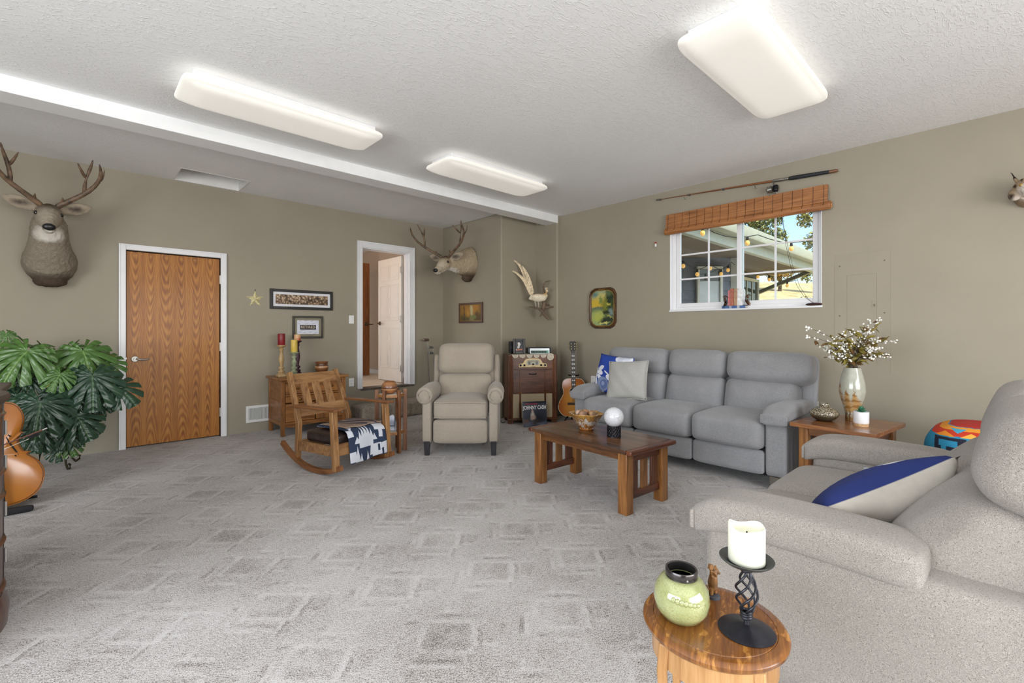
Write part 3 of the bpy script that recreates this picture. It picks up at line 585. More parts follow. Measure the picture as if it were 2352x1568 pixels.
def deer(label, loc, rz, rings, ho, yaw, pitch, base, thr=(0, -.36, .43), fur=(136, 126, 111), face=(176, 165, 148), hs=1.1, aw=1.15, az=.84, ax=.76):
    t = thing('deer_mount', label, 'mounted deer', loc, rz, group=None)
    hx = M.Translation(V(ho)) @ M.Rotation(R(yaw), 4, 'Z') @ M.Rotation(R(pitch), 4, 'X') @ M.Scale(hs, 4)
    mb = MB().tube([a for a, b in rings], [b for a, b in rings], 20)
    mb.x = hx
    hr = [(.10, .05, .05, .0), (.05, .08, .09, .0), (-.02, .088, .095, .0), (-.08, .076, .085, -.008), (-.14, .056, .066, -.02), (-.20, .045, .052, -.034), (-.25, .042, .046, -.042), (-.285, .037, .038, -.046), (-.30, .022, .024, -.048)]
    mb.tube([(0, y, z) for y, a, b, z in hr], [(a, b) for y, a, b, z in hr], 16)
    mb.tube([(0, -.02, -.06), (0, -.12, -.075), (0, -.22, -.082), (0, -.265, -.08)], [(.045, .03), (.038, .025), (.03, .018), (.02, .012)], 10)
    for sg in (-1, 1):
        mb.x = hx @ M.Translation((sg*.15, .03, .07)) @ M.Rotation(R(-sg*17), 4, 'Y') @ M.Rotation(R(sg*8), 4, 'Z')
        mb.tube([(sg*q, .012*math.cos(q*9), 0) for q in (-.11, -.07, -.025, .02, .06, .095, .118)], [(.022, .026), (.018, .036), (.016, .05), (.014, .055), (.013, .046), (.010, .026), (.006, .008)], 14, up=(0, 0, 1))
    mb.x = None
    mb.ell(base[0], base[1], 14, 8)
    P = lambda x, y, z: tuple(hx @ V((x, y, z)))
    cols = [('s', (0, -.02, .02), (.16, .12, .14), 0, (96, 78, 60), .6), ('s', thr, (.085, .13, .055), 0, (220, 214, 204), .35), ('s', P(0, -.17, -.01), (.085, .13, .09), yaw, face, .6),
            ('s', P(0, -.01, .085), (.075, .07, .05), yaw, (92, 76, 58), .5), ('s', P(0, -.06, -.12), (.085, .09, .06), yaw, (216, 208, 196), .35), ('s', P(0, -.25, -.082), (.05, .06, .02), yaw, (226, 220, 210), .3),
            ('s', base[0], tuple(k*1.5 for k in base[1]), 0, (66, 50, 38), .5)]
    for sg in (-1, 1):
        cols.append(('s', P(sg*.16, .03, .08), (.12, .08, .06), 0, (170, 156, 136), .4)); cols.append(('s', P(sg*.165, -.0, .08), (.07, .05, .028), 0, (72, 60, 54), .5))
        cols.append(('s', P(sg*.072, -.05, .025), (.028, .035, .022), 0, (150, 132, 108), .4))
    m = prn('deer_fur_%d' % len(bpy.data.materials), fur, cols, .9, .035, 26, bump=.9, bs=190, var=.22, vs=95, bd=.006)
    o = mb.build('pelt', m, t, remesh=.0075); q = o.modifiers.new('ruffle', 'DISPLACE'); q.texture = RUF; q.strength = .016; q.mid_level = .5
    EYE = mat('glass_eye', (18, 14, 12), .06, coat=1); NOSE = mat('black_nose', (26, 25, 26), .35)
    for sg in (-1, 1):
        q = MB(); q.x = hx; q.ell((sg*.071, -.06, .024), (.016, .023, .018), 12, 8).build('eye', EYE, t)
        q = MB(); antler_mesh(q, sg, hx @ M.Diagonal((ax, 1, az, 1)), aw)
        q.build('antler', AMAT, t, sub=1)
    q = MB(); q.x = hx; q.ell((0, -.290, -.034), (.038, .022, .028), 14, 8); q.build('nose', NOSE, t)
    return t
RUF = bpy.data.textures.new('ruffled_fur', 'CLOUDS'); RUF.noise_scale = .03; RUF.noise_depth = 2
AMAT = mat('antler_horn', (100, 80, 62), .5, v=.35, s=18, bump=.4, bs=50)
deer('front facing mule deer shoulder mount with wide antlers left of the oak door', (-.165, 6.2, 1.63), 0,
     [((0, -.0, .23), (.175, .225)), ((0, -.08, .225), (.19, .21)), ((0, -.16, .25), (.182, .185)), ((0, -.22, .32), (.155, .15)), ((0, -.27, .40), (.134, .132)), ((0, -.31, .47), (.125, .122)), ((0, -.345, .54), (.12, .11)), ((0, -.37, .60), (.09, .08))],
     (0, -.405, .60), 2, 20, ((0, -.10, .04), (.12, .09, .05)))
deer('side facing deer head mount turned left in the corner above the recliner', (4.31, 5.47, 1.97), -90,
     [((0, .0, .25), (.16, .235)), ((0, -.10, .24), (.155, .215)), ((0, -.22, .225), (.125, .165)), ((0, -.33, .215), (.10, .125)), ((0, -.42, .21), (.085, .10))],
     (0, -.46, .205), 24, 20, ((0, -.08, .02), (.07, .09, .06)), (0, -.4, .1), (168, 152, 126), (204, 192, 170), 1.05, 1.0, .92, 1.0)
# ------------------------------------------------------------------ white pheasant on driftwood
t = thing('pheasant_mount', 'pale long tailed pheasant mount on driftwood in the corner', 'mounted bird', (4.775, 4.505, 1.637), YAW)
mb = MB().tube([(-.135, 0, .07), (-.09, 0, .045), (-.02, 0, .035), (.05, 0, .045), (.085, 0, .085), (.098, 0, .125), (.096, 0, .155)], [(.028, .028), (.05, .05), (.06, .062), (.054, .055), (.036, .036), (.022, .022), (.016, .016)], 14)
mb.ell((.094, 0, .165), (.024, .018, .02)).ell((-.03, -.045, .055), (.085, .018, .04), 14, 8).ell((-.03, .045, .055), (.085, .018, .04), 14, 8).ell((-.12, 0, .03), (.04, .03, .025))
mb.build('body', prn('pheasant_plumage', (226, 214, 190), [('s', (.07, 0, .10), (.03, .05, .05), 0, (196, 160, 92), .5), ('s', (-.03, 0, .09), (.09, .07, .02), 0, (170, 148, 116), .5), ('s', (.1, 0, .16), (.014, .03, .012), 0, (150, 110, 70), .4)], .8, .02, 40, bump=.5, bs=120, var=.1), t, remesh=.006)
MB().tube([(.114, 0, .165), (.135, 0, .158)], [.007, .002], 8).build('beak', mat('beak_horn', (150, 130, 100), .5), t)
MB().ell((.1, -.016, .169), (.004, .003, .004), 8, 6).build('eye', mat('bird_eye', (20, 15, 10), .1), t)
FE = mat('tail_feather', (214, 196, 164), .8, v=.16, s=40)
for k, (pts, ws) in enumerate(([[(-.11, .0, .07), (-.15, .02, .20), (-.19, .03, .32), (-.26, .05, .475), (-.32, .06, .545), (-.40, .07, .60)], [.022, .028, .026, .018, .011, .002]], [[(-.12, -.01, .06), (-.17, .0, .20), (-.225, .01, .295), (-.31, .03, .385), (-.40, .05, .43), (-.50, .06, .47)], [.02, .022, .018, .013, .009, .002]], [[(-.10, -.01, .08), (-.13, -.005, .2), (-.165, .0, .33), (-.22, .01, .44), (-.255, .02, .5)], [.02, .024, .022, .015, .003]], [[(-.115, .01, .08), (-.165, .01, .22), (-.215, .02, .34), (-.26, .03, .42)], [.018, .018, .012, .002]])):
    MB().tube(pts, [(a*.3, a*1.35) for a in ws], 8, up=(1, 0, 0)).build('tail_feather', FE, t, sub=1)
DW_ = wood('driftwood', (96, 80, 66), (128, 110, 94), 'x', 14, .8, 0)
for x in (-.07, -.025): MB().tube([(x, 0, -.01), (x+.005, 0, -.06), (x+.012, -.01, -.105)], [.009, .005, .006], 8).build('leg', mat('bird_leg', (176, 168, 150), .6), t)
MB().tube([(-.16, 0, -.088), (-.08, -.015, -.098), (-.01, -.01, -.118), (.05, .0, -.17), (.09, .01, -.225), (.13, .02, -.275)], [.008, .014, .018, .026, .026, .015], 10).tube([(.04, .06, -.17), (.055, .05, -.08), (.065, .07, .03), (.055, .08, .15), (.06, .08, .23), (.09, .08, .272), (.155, .09, .293)], [.03, .03, .022, .018, .016, .011, .006], 10).tube([(.05, .05, -.1), (.12, .08, -.085), (.205, .12, -.083)], [.022, .018, .012], 10).tube([(.05, .02, -.16), (.02, -.01, -.2), (.0, -.02, -.225)], [.02, .016, .012], 10).tube([(.06, .08, .18), (.035, .07, .215), (.03, .07, .235)], [.012, .01, .005], 8).tube([(.06, .05, -.06), (.12, .14, -.06), (.16, .215, -.06)], [.02, .02, .02], 8).build('driftwood', DW_, t, remesh=.006)
# ------------------------------------------------------------------ bobcat head at the right edge of the picture
t = thing('bobcat_mount', 'small spotted wild cat head mount high at the right edge', 'mounted animal', (5.07, -.10, 2.22), -90)
mb = MB().tube([(0, 0, -.02), (0, -.07, -.01), (0, -.13, 0)], [(.07, .09), (.075, .08), (.07, .07)], 14).ell((0, -.17, .01), (.075, .075, .068)).ell((0, -.235, -.022), (.036, .035, .028)).ell((0, -.235, -.055), (.024, .024, .015))
for sg in (-1, 1):
    mb.ell((sg*.062, -.165, -.03), (.035, .04, .045)); mb.tube([(sg*.045, -.15, .055), (sg*.06, -.145, .085), (sg*.068, -.14, .112)], [(.026, .012), (.02, .01), (.003, .003)], 10)
sp = [('s', (0, -.25, -.03), (.06, .06, .045), 0, (226, 218, 208), .4), ('s', (0, -.2, -.07), (.09, .08, .03), 0, (222, 212, 200), .4)]
for sg in (-1, 1): sp += [('s', (sg*.064, -.14, .10), (.02, .03, .02), 0, (40, 30, 24), .4), ('s', (sg*.085, -.17, -.045), (.012, .05, .02), 20, (60, 44, 34), .4), ('s', (sg*.03, -.2, .06), (.006, .06, .02), 0, (70, 52, 40), .4), ('s', (sg*.06, -.19, .02), (.01, .05, .012), 0, (70, 52, 40), .4), ('s', (sg*.05, -.23, -.06), (.012, .03, .006), 0, (50, 38, 30), .4)]
mb.build('head', prn('cat_fur', (150, 130, 106), sp, .9, .015, 60, bump=.8, bs=170, var=.25, vs=80, bd=.004), t, remesh=.005)
for sg in (-1, 1):
    MB().ell((sg*.033, -.232, .018), (.011, .008, .011), 10, 8).build('eye', mat('cat_eye', (160, 124, 40), .1, coat=1), t)
    MB().tube([(sg*.068, -.14, .108), (sg*.076, -.14, .13), (sg*.084, -.14, .138)], [.004, .003, .001], 6).build('ear_tuft', DARK, t)
MB().ell((0, -.268, -.012), (.014, .008, .01), 10, 8).build('nose', mat('cat_nose', (70, 46, 62), .4), t)
# ------------------------------------------------------------------ oak chest
OAK = wood('golden_oak', (126, 78, 36), (160, 106, 54), 'z', 10); OAKX = wood('golden_oak_across', (126, 78, 36), (162, 108, 54), 'x', 10)
BRASS = mat('aged_brass', (120, 84, 40), .35, .8)
t = thing('oak_chest', 'antique golden oak washstand chest against the wall', 'chest', (2.095, 5.91, 0))
W2, D2 = .375, .245
for x in (-1, 1):
    for y in (-1, 1): MB().box((x*(W2-.02), y*(D2-.022), .32), (.042, .042, .64)).build('leg', OAK, t, bev=.003)
    sp_ = MB().lim((x*(W2-.014)-.008, -D2+.03, .12), (x*(W2-.014)+.008, D2-.03, .63)).build('side_panel', OAKX, t)
    for z0, z1 in ((.12, .16), (.36, .40), (.59, .64)): MB().lim((x*(W2-.006)-.008, -D2+.04, z0), (x*(W2-.006)+.008, D2-.04, z1)).build('side_rail', OAK, sp_, bev=.002)
MB().lim((-W2+.03, D2-.03, .12), (W2-.03, D2-.02, .64)).build('back_panel', OAK, t)
MB().lim((-W2+.03, -D2+.02, .12), (W2-.03, D2-.03, .15)).build('bottom_board', OAK, t)
for z0, z1 in ((.455, .475), (.615, .64), (.13, .155)): MB().lim((-W2+.04, -D2+.006, z0), (W2-.04, -D2+.03, z1)).build('front_rail', OAKX, t, bev=.002)
dr = MB().lim((-W2+.045, -D2, .48), (W2-.045, -D2+.03, .61)).build('drawer', OAKX, t, bev=.004)
for x in (-.2, .2): MB().lathe([(.016, 0), (.018, .004), (.006, .008), (.006, .016), (.015, .02), (.013, .028), (.004, .03)], 14).build('knob', BRASS, dr, (x, -D2, .545), (R(90), 0, 0))
dr = MB().lim((-W2+.045, -D2, .38), (.0, -D2+.03, .45)).build('drawer', OAKX, t, bev=.004)
dr2 = MB().lim((-W2+.045, -D2, .16), (.0, -D2+.03, .37)).build('drawer', OAKX, t, bev=.004)
for d_, z in ((dr, .415), (dr2, .27)): MB().lathe([(.016, 0), (.006, .008), (.006, .016), (.015, .02), (.004, .03)], 14).build('knob', BRASS, d_, (-.17, -D2, z), (R(90), 0, 0))
dd = MB().lim((.01, -D2+.004, .16), (W2-.045, -D2+.03, .45)).build('door', OAK, t, bev=.003)
frame(MB(), 'y', -D2, .012, .01, W2-.045, .16, .45, .05).build('door_frame', OAK, dd, bev=.003)
for z in (.21, .40): MB().box((W2-.044, -D2-.002, z), (.012, .008, .03)).build('hinge', STEEL, dd)
MB().prism([(-W2+.045, .13), (-W2+.045, .10), (-.2, .085), (-.1, .11), (.1, .11), (.2, .085), (W2-.045, .10), (W2-.045, .13)], -D2+.008, -D2+.026, 'y').build('apron', OAKX, t, bev=.002)
MB().lim((-.405, -.285, .64), (.405, .255, .668)).build('top', OAKX, t, bev=.008, seg=3)
ZT = .6685
def turned(name, label, loc, prof, m):
    t = thing(name, label, 'candlestick', loc); MB().lim((-.05, -.05, 0), (.05, .05, .024)).build('foot', m, t, bev=.006)
    MB().lathe([(r_*1.3, z_) for r_, z_ in prof], 24).build('stem', m, t, smooth=60); return t
def spindle(h_): 
    b = [(.036, .022), (.038, .03), (.03, .04), (.022, .046), (.03, .056), (.03, .066), (.016, .075), (.015, .085), (.026, .10), (.026, .112), (.014, .122)]
    e = [(.012, h_-.075), (.02, h_-.06), (.02, h_-.052), (.014, h_-.045), (.018, h_-.03), (.034, h_-.016), (.04, h_-.012), (.04, h_-.004), (.036, h_)]
    mid = [(.014+.012*math.sin(PI*k)**2*(1-.3*k), .13+(h_-.075-.14)*k) for k in (0, .15, .3, .45, .6, .75, .9)]
    return b+mid+e
def candle(label, loc, r, h_, c, c2=None, streak=False):
    t = thing('pillar_candle', label, 'candle', loc); tt = NT('wax_'+label[:12].replace(' ', '_'))
    n = tt.noise(18 if streak else 6, 3); col = tt.ramp(n, [(.35, c), (.65, c2 or tuple(min(255, k*1.1) for k in c))]); tt.b.inputs['Subsurface Weight'].default_value = .15; tt.b.inputs['Subsurface Radius'].default_value = (.02, .012, .008)
    m = tt.fin(col, .4)
    MB().lathe([(r*.93, 0), (r, .004), (r, h_-.006), (r*.95, h_-.001), (r*.8, h_), (r*.7, h_-.004), (.002, h_-.008)], 28).build('wax', m, t, smooth=50)
    MB().tube([(0, 0, h_-.01), (.001, 0, h_+.006)], .0015, 6).build('wick', DARK, t); return t
turned('wooden_candlestick', 'tan turned wooden candlestick on the oak chest, leftmost', (1.79, 5.9, ZT), spindle(.375), wood('tan_paint', (168, 136, 92), (196, 168, 124), 'z', 10))
candle('dark red pillar candle on the leftmost candlestick', (1.79, 5.9, ZT+.3755), .041, .135, (120, 24, 32), (140, 34, 40))
turned('wooden_candlestick', 'sage green turned candlestick in front on the oak chest', (1.895, 5.78, ZT), spindle(.292), mat('sage_paint', (134, 142, 112), .6, v=.2, s=25))
candle('yellow pillar candle on the green candlestick', (1.895, 5.78, ZT+.2925), .036, .145, (206, 172, 66), (222, 196, 96))
turned('wooden_candlestick', 'dark purple turned candlestick behind the green one', (1.985, 5.94, ZT), spindle(.425), mat('plum_paint', (64, 36, 46), .5, v=.2, s=25))
candle('short orange marbled candle on the purple candlestick', (1.985, 5.94, ZT+.4255), .038, .075, (226, 190, 140), (196, 96, 70), True)
def strip_wood(name, bands):
    tt = NT(name); x = tt.new('SeparateXYZ'); tt.l.new(tt.P, x.inputs[0]); n = tt.noise(1, 4, tt.map((10, 10, 60)))
    z = tt.math('ADD', x.outputs[2], tt.math('MULTIPLY_ADD', n, .02, -.01)); k = tt.rng(z, bands[0][0], bands[-1][0])
    a, b = bands[0][0], bands[-1][0]; return tt.fin(tt.ramp(k, [((q-a)/(b-a), c) for q, c in bands]), .35, 0, .3)
BR1, BR2, BR3 = (92, 54, 30), (150, 100, 62), (196, 152, 108)
t = thing('turned_bowl', 'segmented turned wooden bowl at the right of the oak chest', 'wooden bowl', (2.265, 5.9, ZT))
MB().lathe([(.045, 0), (.06, .02), (.077, .06), (.081, .09), (.078, .11), (.068, .125), (.072, .14), (.08, .156), (.076, .158), (.064, .13), (.06, .06), (.03, .02), (.001, .018)], 32).build('bowl_body', strip_wood('segment_walnut', [(0, BR2), (.05, BR1), (.085, BR2), (.092, BR3), (.10, BR3), (.107, BR1), (.13, BR1), (.16, BR2)]), t, smooth=60)
# ------------------------------------------------------------------ rocking chair with seat cushion and blanket
RC = wood('rocker_oak', (128, 88, 50), (166, 124, 80), 'z', 12); RCX = wood('rocker_oak_across', (128, 88, 50), (166, 124, 80), 'x', 12); RCD = wood('rocker_runner_oak', (112, 68, 34), (142, 90, 48), 'y', 12)
t = thing('rocking_chair', 'oak mission rocking chair with slatted back and open arms', 'rocking chair', (1.76, 4.16, 0), 13)
for sg in (-1, 1):
    pts = [(sg*.275, -.40+.86*k, .003+.5*(abs(k-.40))**2.1) for k in [i/14 for i in range(15)]]
    mb = MB()
    for i in range(14): mb.bar((pts[i][0], pts[i][1], pts[i][2]+.022), (pts[i+1][0], pts[i+1][1], pts[i+1][2]+.022), .034, .04)
    mb.build('runner', RCD, t, weld=True)
    MB().bar((sg*.275, -.33, .06), (sg*.275, -.29, .545), .045, .05, (0, 1, 0)).build('front_leg', RC, t, bev=.003)
    MB().bar((sg*.262, .24, .06), (sg*.262, .22, .40), .04, .044, (0, 1, 0)).bar((sg*.262, .22, .39), (sg*.238, .41, .83), .04, .044, (0, 1, 0)).build('back_post', RC, t, bev=.003)
    MB().bar((sg*.28, -.37, .563), (sg*.275, .30, .545), 0.075, .018).build('arm', RCD, t, bev=.006)
    MB().bar((sg*.268, -.29, .215), (sg*.262, .2, .20), .024, .085).build('side_rail', RCX, t, bev=.002)
MB().bar((-.26, -.30, .22), (.26, -.30, .22), .024, .10).build('front_rail', RCX, t, bev=.002)
MB().bar((-.25, .21, .2), (.25, .21, .2), .024, .085).build('rear_rail', RCX, t, bev=.002)
def onback(z): return .22+.19*(z-.40)/.43
mb = MB(); n = 8
for z0, z1, nm in ((.725, .815, 'top_rail'), (.445, .535, 'lower_back_rail')):
    mb = MB(); f_ = lambda x: .018*(1-(x/.24)**2)
    for i in range(n):
        x0, x1 = -.245+.49*i/n, -.245+.49*(i+1)/n
        vs = [(x, onback(z)+f_(x)+dy, z) for x in (x0, x1) for z in (z0, z1) for dy in (-.010, .010)]
        mb.add(vs, [(0, 1, 3, 2), (4, 6, 7, 5), (0, 4, 5, 1), (2, 3, 7, 6), (0, 2, 6, 4), (1, 5, 7, 3)])
    mb.build(nm, RCX, t, weld=True)
for x in (-.12, 0, .12): MB().bar((x, onback(.52)+.014, .52), (x, onback(.735)+.014, .735), .075, .014, (0, 1, 0)).build('back_slat', RC, t, bev=.002)
cu = thing('seat_cushion', 'dark brown leather cushion on the rocking chair seat', 'cushion', (1.76, 4.16, .235), 13)
MB().rbox((0, -.045, .052), (.47, .46, .105), .035, 8).build('cushion_body', mat('brown_leather', (44, 34, 31), .32, v=.25, s=22, bump=.2, bs=40), cu, sub=1)
# blanket folded over the cushion's front, with a bold printed pattern
NV, CRM = (44, 56, 80), (206, 208, 216)
shp = []
for k, (x, hh) in enumerate(((-.105, .05), (-.07, .09), (-.035, .12), (.0, .145), (.035, .12), (.07, .09), (.105, .05))): shp.append(('t', (x-.02, .03+hh*.62), (.03, hh*.62), 0, CRM))
shp += [('b', (-.02, .015), (.085, .03), 0, CRM), ('b', (.165, .13), (.022, .085), -6, CRM), ('b', (.165, .135), (.065, .024), -6, CRM), ('b', (-.19, .12), (.034, .028), 8, CRM), ('b', (-.2, -.085), (.055, .045), 5, CRM), ('t', (-.13, -.07), (.03, .08), 0, CRM), ('t', (-.09, -.1), (.02, .04), 0, CRM),
        ('b', (.1, -.06), (.055, .055), 3, CRM), ('b', (.19, -.03), (.06, .025), 8, CRM), ('b', (.21, -.06), (.03, .055), 0, CRM), ('t', (.04, -.03), (.024, .07), 0, CRM), ('t', (.235, .02), (.02, .07), 0, CRM), ('b', (.125, -.045), (.012, .03), 0, NV), ('t', (-.01, -.1), (.02, .05), 0, CRM),
        ('b', (-.15, .19), (.028, .008), 25, CRM), ('b', (-.15, .165), (.028, .008), 25, CRM), ('b', (.07, .22), (.016, .012), 0, CRM), ('b', (.095, .2), (.013, .012), 0, CRM), ('b', (.235, .2), (.012, .014), 0, CRM), ('b', (.215, .18), (.012, .012), 0, CRM)]
bl = thing('folded_blanket', 'navy and cream patterned blanket folded over the rocking chair seat', 'blanket', (1.76, 4.16, .345), 13)
shp = [(k_, (c_[0]*.9+.04, c_[1]*.95-.125), (q_[0]*.9, q_[1]*.95), r_, cc_) for k_, c_, q_, r_, cc_ in shp]
tt_ = prn('navy_pattern_weave', NV, shp, .9, .004, 60, 'xz', .3, 400, .08, 200)
path = [(.14, .012), (.02, .016), (-.12, .02), (-.21, .022), (-.27, .018), (-.305, .0), (-.325, -.04), (-.335, -.10), (-.345, -.165), (-.352, -.238)]
def drape(u, v):
    k = v*(len(path)-1); i = min(int(k), len(path)-2); q = k-i; y = path[i][0]*(1-q)+path[i+1][0]*q; z = path[i][1]*(1-q)+path[i+1][1]*q
    x = -.15+.395*u; return (x, y+.006*math.sin(9*u+3*v), z+.004*math.sin(11*u)-.03*(1-u)*max(0, v-.6)*2)
MB().grid(drape, 16, 27).build('blanket_fold', tt_, bl, solid=.014, sub=1)
MB().grid(lambda u, v: tuple(V(drape(u, .05+v*.40))+V((.012, 0, .017))), 12, 10).build('upper_fold', prn('tan_pattern_weave', (150, 128, 112), [('b', (-.05+.1*k, .0), (.02, .3), 30, (44, 52, 72)) for k in range(4)], .9, .02, 30, 'xy'), bl, solid=.012, sub=1)
# ------------------------------------------------------------------ hexagonal plant stand with turned bowl
SW = wood('stand_mahogany', (104, 64, 38), (142, 94, 58), 'z', 12)
cx_, cy_ = 2.335, 4.27
t = thing('plant_stand', 'six legged brown wooden plant stand beside the rocking chair', 'plant stand', (cx_, cy_, 0), 14)
for k in range(6):
    a = R(60*k+20); MB().bar((.138*math.cos(a), .138*math.sin(a), 0), (.138*math.cos(a), .138*math.sin(a), .625), .028, .04, (math.cos(a), math.sin(a), 0)).build('leg', SW, t, bev=.003)
hexp = lambda r: [(r*math.cos(R(60*k+20)), r*math.sin(R(60*k+20))) for k in range(6)]
TILE = mat('pale_stone_tile', (198, 190, 178), .35, v=.06)
for z in (.18, .55):
    s_ = MB().prism(hexp(.138), z, z+.028).build('shelf', wood('shelf_oak%d' % int(z*100), (150, 100, 54), (182, 128, 76), 'x', 12), t, bev=.002)
    MB().prism(hexp(.122), z+.028, z+.031).build('tile', TILE, s_)
t = thing('turned_bowl', 'round striped wooden bowl on top of the six legged stand', 'wooden bowl', (cx_-.02, cy_, .5815))
MB().lathe([(.035, 0), (.06, .012), (.076, .045), (.078, .07), (.068, .10), (.05, .118), (.052, .124), (.044, .122), (.06, .095), (.066, .06), (.04, .015), (.001, .012)], 32).build('bowl_body', strip_wood('segment_walnut_2', [(0, BR2), (.03, (170, 104, 60)), (.05, BR3), (.055, BR1), (.07, (120, 84, 64)), (.09, BR2), (.105, (164, 112, 68)), (.125, BR2)]), t, smooth=60)
t = thing('crystal_ornament', 'clear and white faceted crystal trophy on the stand lower shelf', 'ornament', (cx_-.005, cy_-.03, .2115), YAW)
TR = prn('frosted_crystal', (216, 220, 230), [('e', (0, .07), (.028, .04), 0, (176, 184, 200), .3), ('b', (0, .05), (.03, .004), 0, (70, 78, 92)), ('e', (.03, .08), (.008, .06), 0, (110, 118, 134), .4)], .12, coat=1)
MB().prism([(-.045, 0), (.05, 0), (.052, .03), (.03, .13), (.018, .155), (-.005, .158), (-.04, .135)], -.022, .022, 'y').build('crystal', TR, t, bev=.008)
# ------------------------------------------------------------------ beige recliner
BEI = fabric('beige_weave', (144, 133, 119), (172, 161, 147), 420, .95, .3, 3)
def puff(ax, amt):
    """bulge a cushion outward along axis index ax"""
    o = [i for i in range(3) if i != ax]
    def f(p, u):
        q = V(p); q[ax] += amt*(1 if u[ax] > 0 else -1)*abs(u[ax])*(1-u[o[0]]**2)*(1-u[o[1]]**2); return q
    return f
t = thing('recliner', 'beige fabric push back recliner with rolled arms in the corner', 'recliner', (2.735, 3.645, 0), YAW)
DL = mat('dark_leg_wood', (38, 36, 40), .4)
for x in (-.325, .325):
    for y in (.02, .62): MB().add([(x-.03, y-.03, .14), (x+.03, y-.03, .14), (x+.03, y+.03, .14), (x-.03, y+.03, .14), (x-.022, y-.022, 0), (x+.022, y-.022, 0), (x+.022, y+.022, 0), (x-.022, y+.022, 0)], [(0, 1, 2, 3), (7, 6, 5, 4), (0, 4, 5, 1), (1, 5, 6, 2), (2, 6, 7, 3), (3, 7, 4, 0)]).build('leg', DL, t, bev=.004)
MB().rbox((0, .02, .235), (.53, .09, .235), .03, 8, puff(1, .015)).build('footrest', BEI, t, sub=1)
MB().rbox((0, .27, .445), (.535, .62, .19), .045, 9, puff(2, .025)).build('seat_cushion', BEI, t, sub=1)
MB().tube([(-.25, -.042, .52), (.25, -.042, .52)], .006, 8).tube([(-.25, -.042, .375), (.25, -.042, .375)], .006, 8).build('welt', BEI, t)
for sg in (-1, 1):
    a_ = emp('arm', (0, 0, 0)); a_.parent = t
    MB().rbox((sg*.325, .33, .34), (.105, .70, .46), .03, 7).build('arm_panel', BEI, a_, sub=1)
    MB().tube([(sg*.345, -.035, .585), (sg*.345, -.02, .585), (sg*.34, .3, .59), (sg*.33, .66, .58)], [(.068, .072), (.080, .085), (.085, .088), (.07, .08)], 20).build('arm_roll', BEI, a_, smooth=70)
    MB().tube([(sg*.345+.055*math.cos(q*PI/10), -.04, .585+.058*math.sin(q*PI/10)) for q in range(-3, 14)], .005, 6).build('arm_welt', BEI, a_)
    MB().rbox((sg*.33, .56, .80), (.075, .22, .46), .035, 7).build('wing', BEI, t, sub=1, rot=(R(-8), 0, 0), loc=(0, .06, 0))
bk = emp('backrest', (0, .50, .44)); bk.parent = t; bk.rotation_euler = (R(-13), 0, 0)
MB().rbox((0, .10, .32), (.62, .12, .70), .05, 7).build('back_shell', BEI, bk, sub=1)
def lum(p, u): q = V(p); q[1] -= .03*(1-u[0]**2)*(1-u[2]**2)*(u[1] < 0); q[1] += .006*math.sin(q[0]*55)*(u[1] < 0)*(1-abs(u[2])); return q
MB().rbox((0, .0, .155), (.57, .16, .31), .055, 12, lum).build('lumbar_cushion', BEI, bk, sub=1)
MB().rbox((0, .0, .475), (.60, .19, .335), .075, 11, puff(1, .02)).build('head_cushion', BEI, bk, sub=1)
# ------------------------------------------------------------------ golf clubs leaning in the corner
for (x, y, z, kind, lb) in ((3.90, 6.02, 1.06, 0, 'wooden headed golf club, tallest behind the recliner'), (3.985, 6.0, .95, 1, 'steel golf iron, middle one behind the recliner'), (3.965, 5.96, .865, 1, 'steel golf iron, shortest one behind the recliner')):
    t = thing('golf_club', lb, 'golf club', (x, y, 0))
    MB().tube([(.06, -.02, .002), (.035, -.012, .28)], .012, 10).build('grip', DARK, t)
    MB().tube([(.035, -.012, .28), (0, 0, z)], [.006, .005], 8).build('shaft', mat('steel_shaft', (120, 118, 116), .3, .9), t)
    if kind == 0: MB().rbox((-.035, -.01, z+.012), (.10, .06, .045), .02, 6).build('club_head', mat('club_persimmon', (84, 66, 56), .25, coat=.5), t, sub=1)
    else: MB().prism([(-.075, -.01), (-.07, .035), (.0, .02), (.012, -.012)], -.008, .008, 'y').build('club_head', mat('club_chrome', (132, 132, 134), .25, .9), t, loc=(0, 0, z), bev=.003)
# ------------------------------------------------------------------ console radio
RX = -33.0
MAH = wood('radio_mahogany', (78, 46, 32), (114, 72, 50), 'x', 9, .35); MAHZ = wood('radio_mahogany_upright', (78, 42, 22), (118, 70, 38), 'z', 10, .35)
t = thing('console_radio', 'vintage dark wood console radio cabinet standing in the corner', 'console radio', (4.37, 4.25, 0), RX)
MB().lim((-.30, .02, .07), (.30, .36, .885)).build('case', MAH, t)
for sg in (-1, 1):
    for k, (a, d) in enumerate(((.272, 0), (.290, -.006), (.308, -.010), (.322, -.004))): MB().tube([(sg*a, .012+d, .06), (sg*a, .012+d, .89)], .0105, 12).build('reeded_stile', MAHZ, t)
    MB().lim((sg*.30-.02, .0, .05), (sg*.30+.03, .36, .07)).build('side_foot_rail', MAHZ, t)
    MB().box((sg*.29, .05, .025), (.07, .07, .05)).build('foot', MAHZ, t, bev=.005)
    MB().box((sg*.29, .31, .025), (.07, .07, .05)).build('foot', MAHZ, t, bev=.005)
    MB().lim((sg*.318-.006, .02, .06), (sg*.318+.006, .36, .885)).build('side_panel', MAHZ, t)
MB().lim((-.335, -.012, .046), (.335, .02, .07)).build('base_rail', MAHZ, t, bev=.004)
MB().lim((-.262, .004, .71), (.262, .022, .885)).build('dial_panel', wood('dial_panel_walnut', (92, 52, 34), (122, 74, 48), 'x', 8, .35), t, bev=.003)
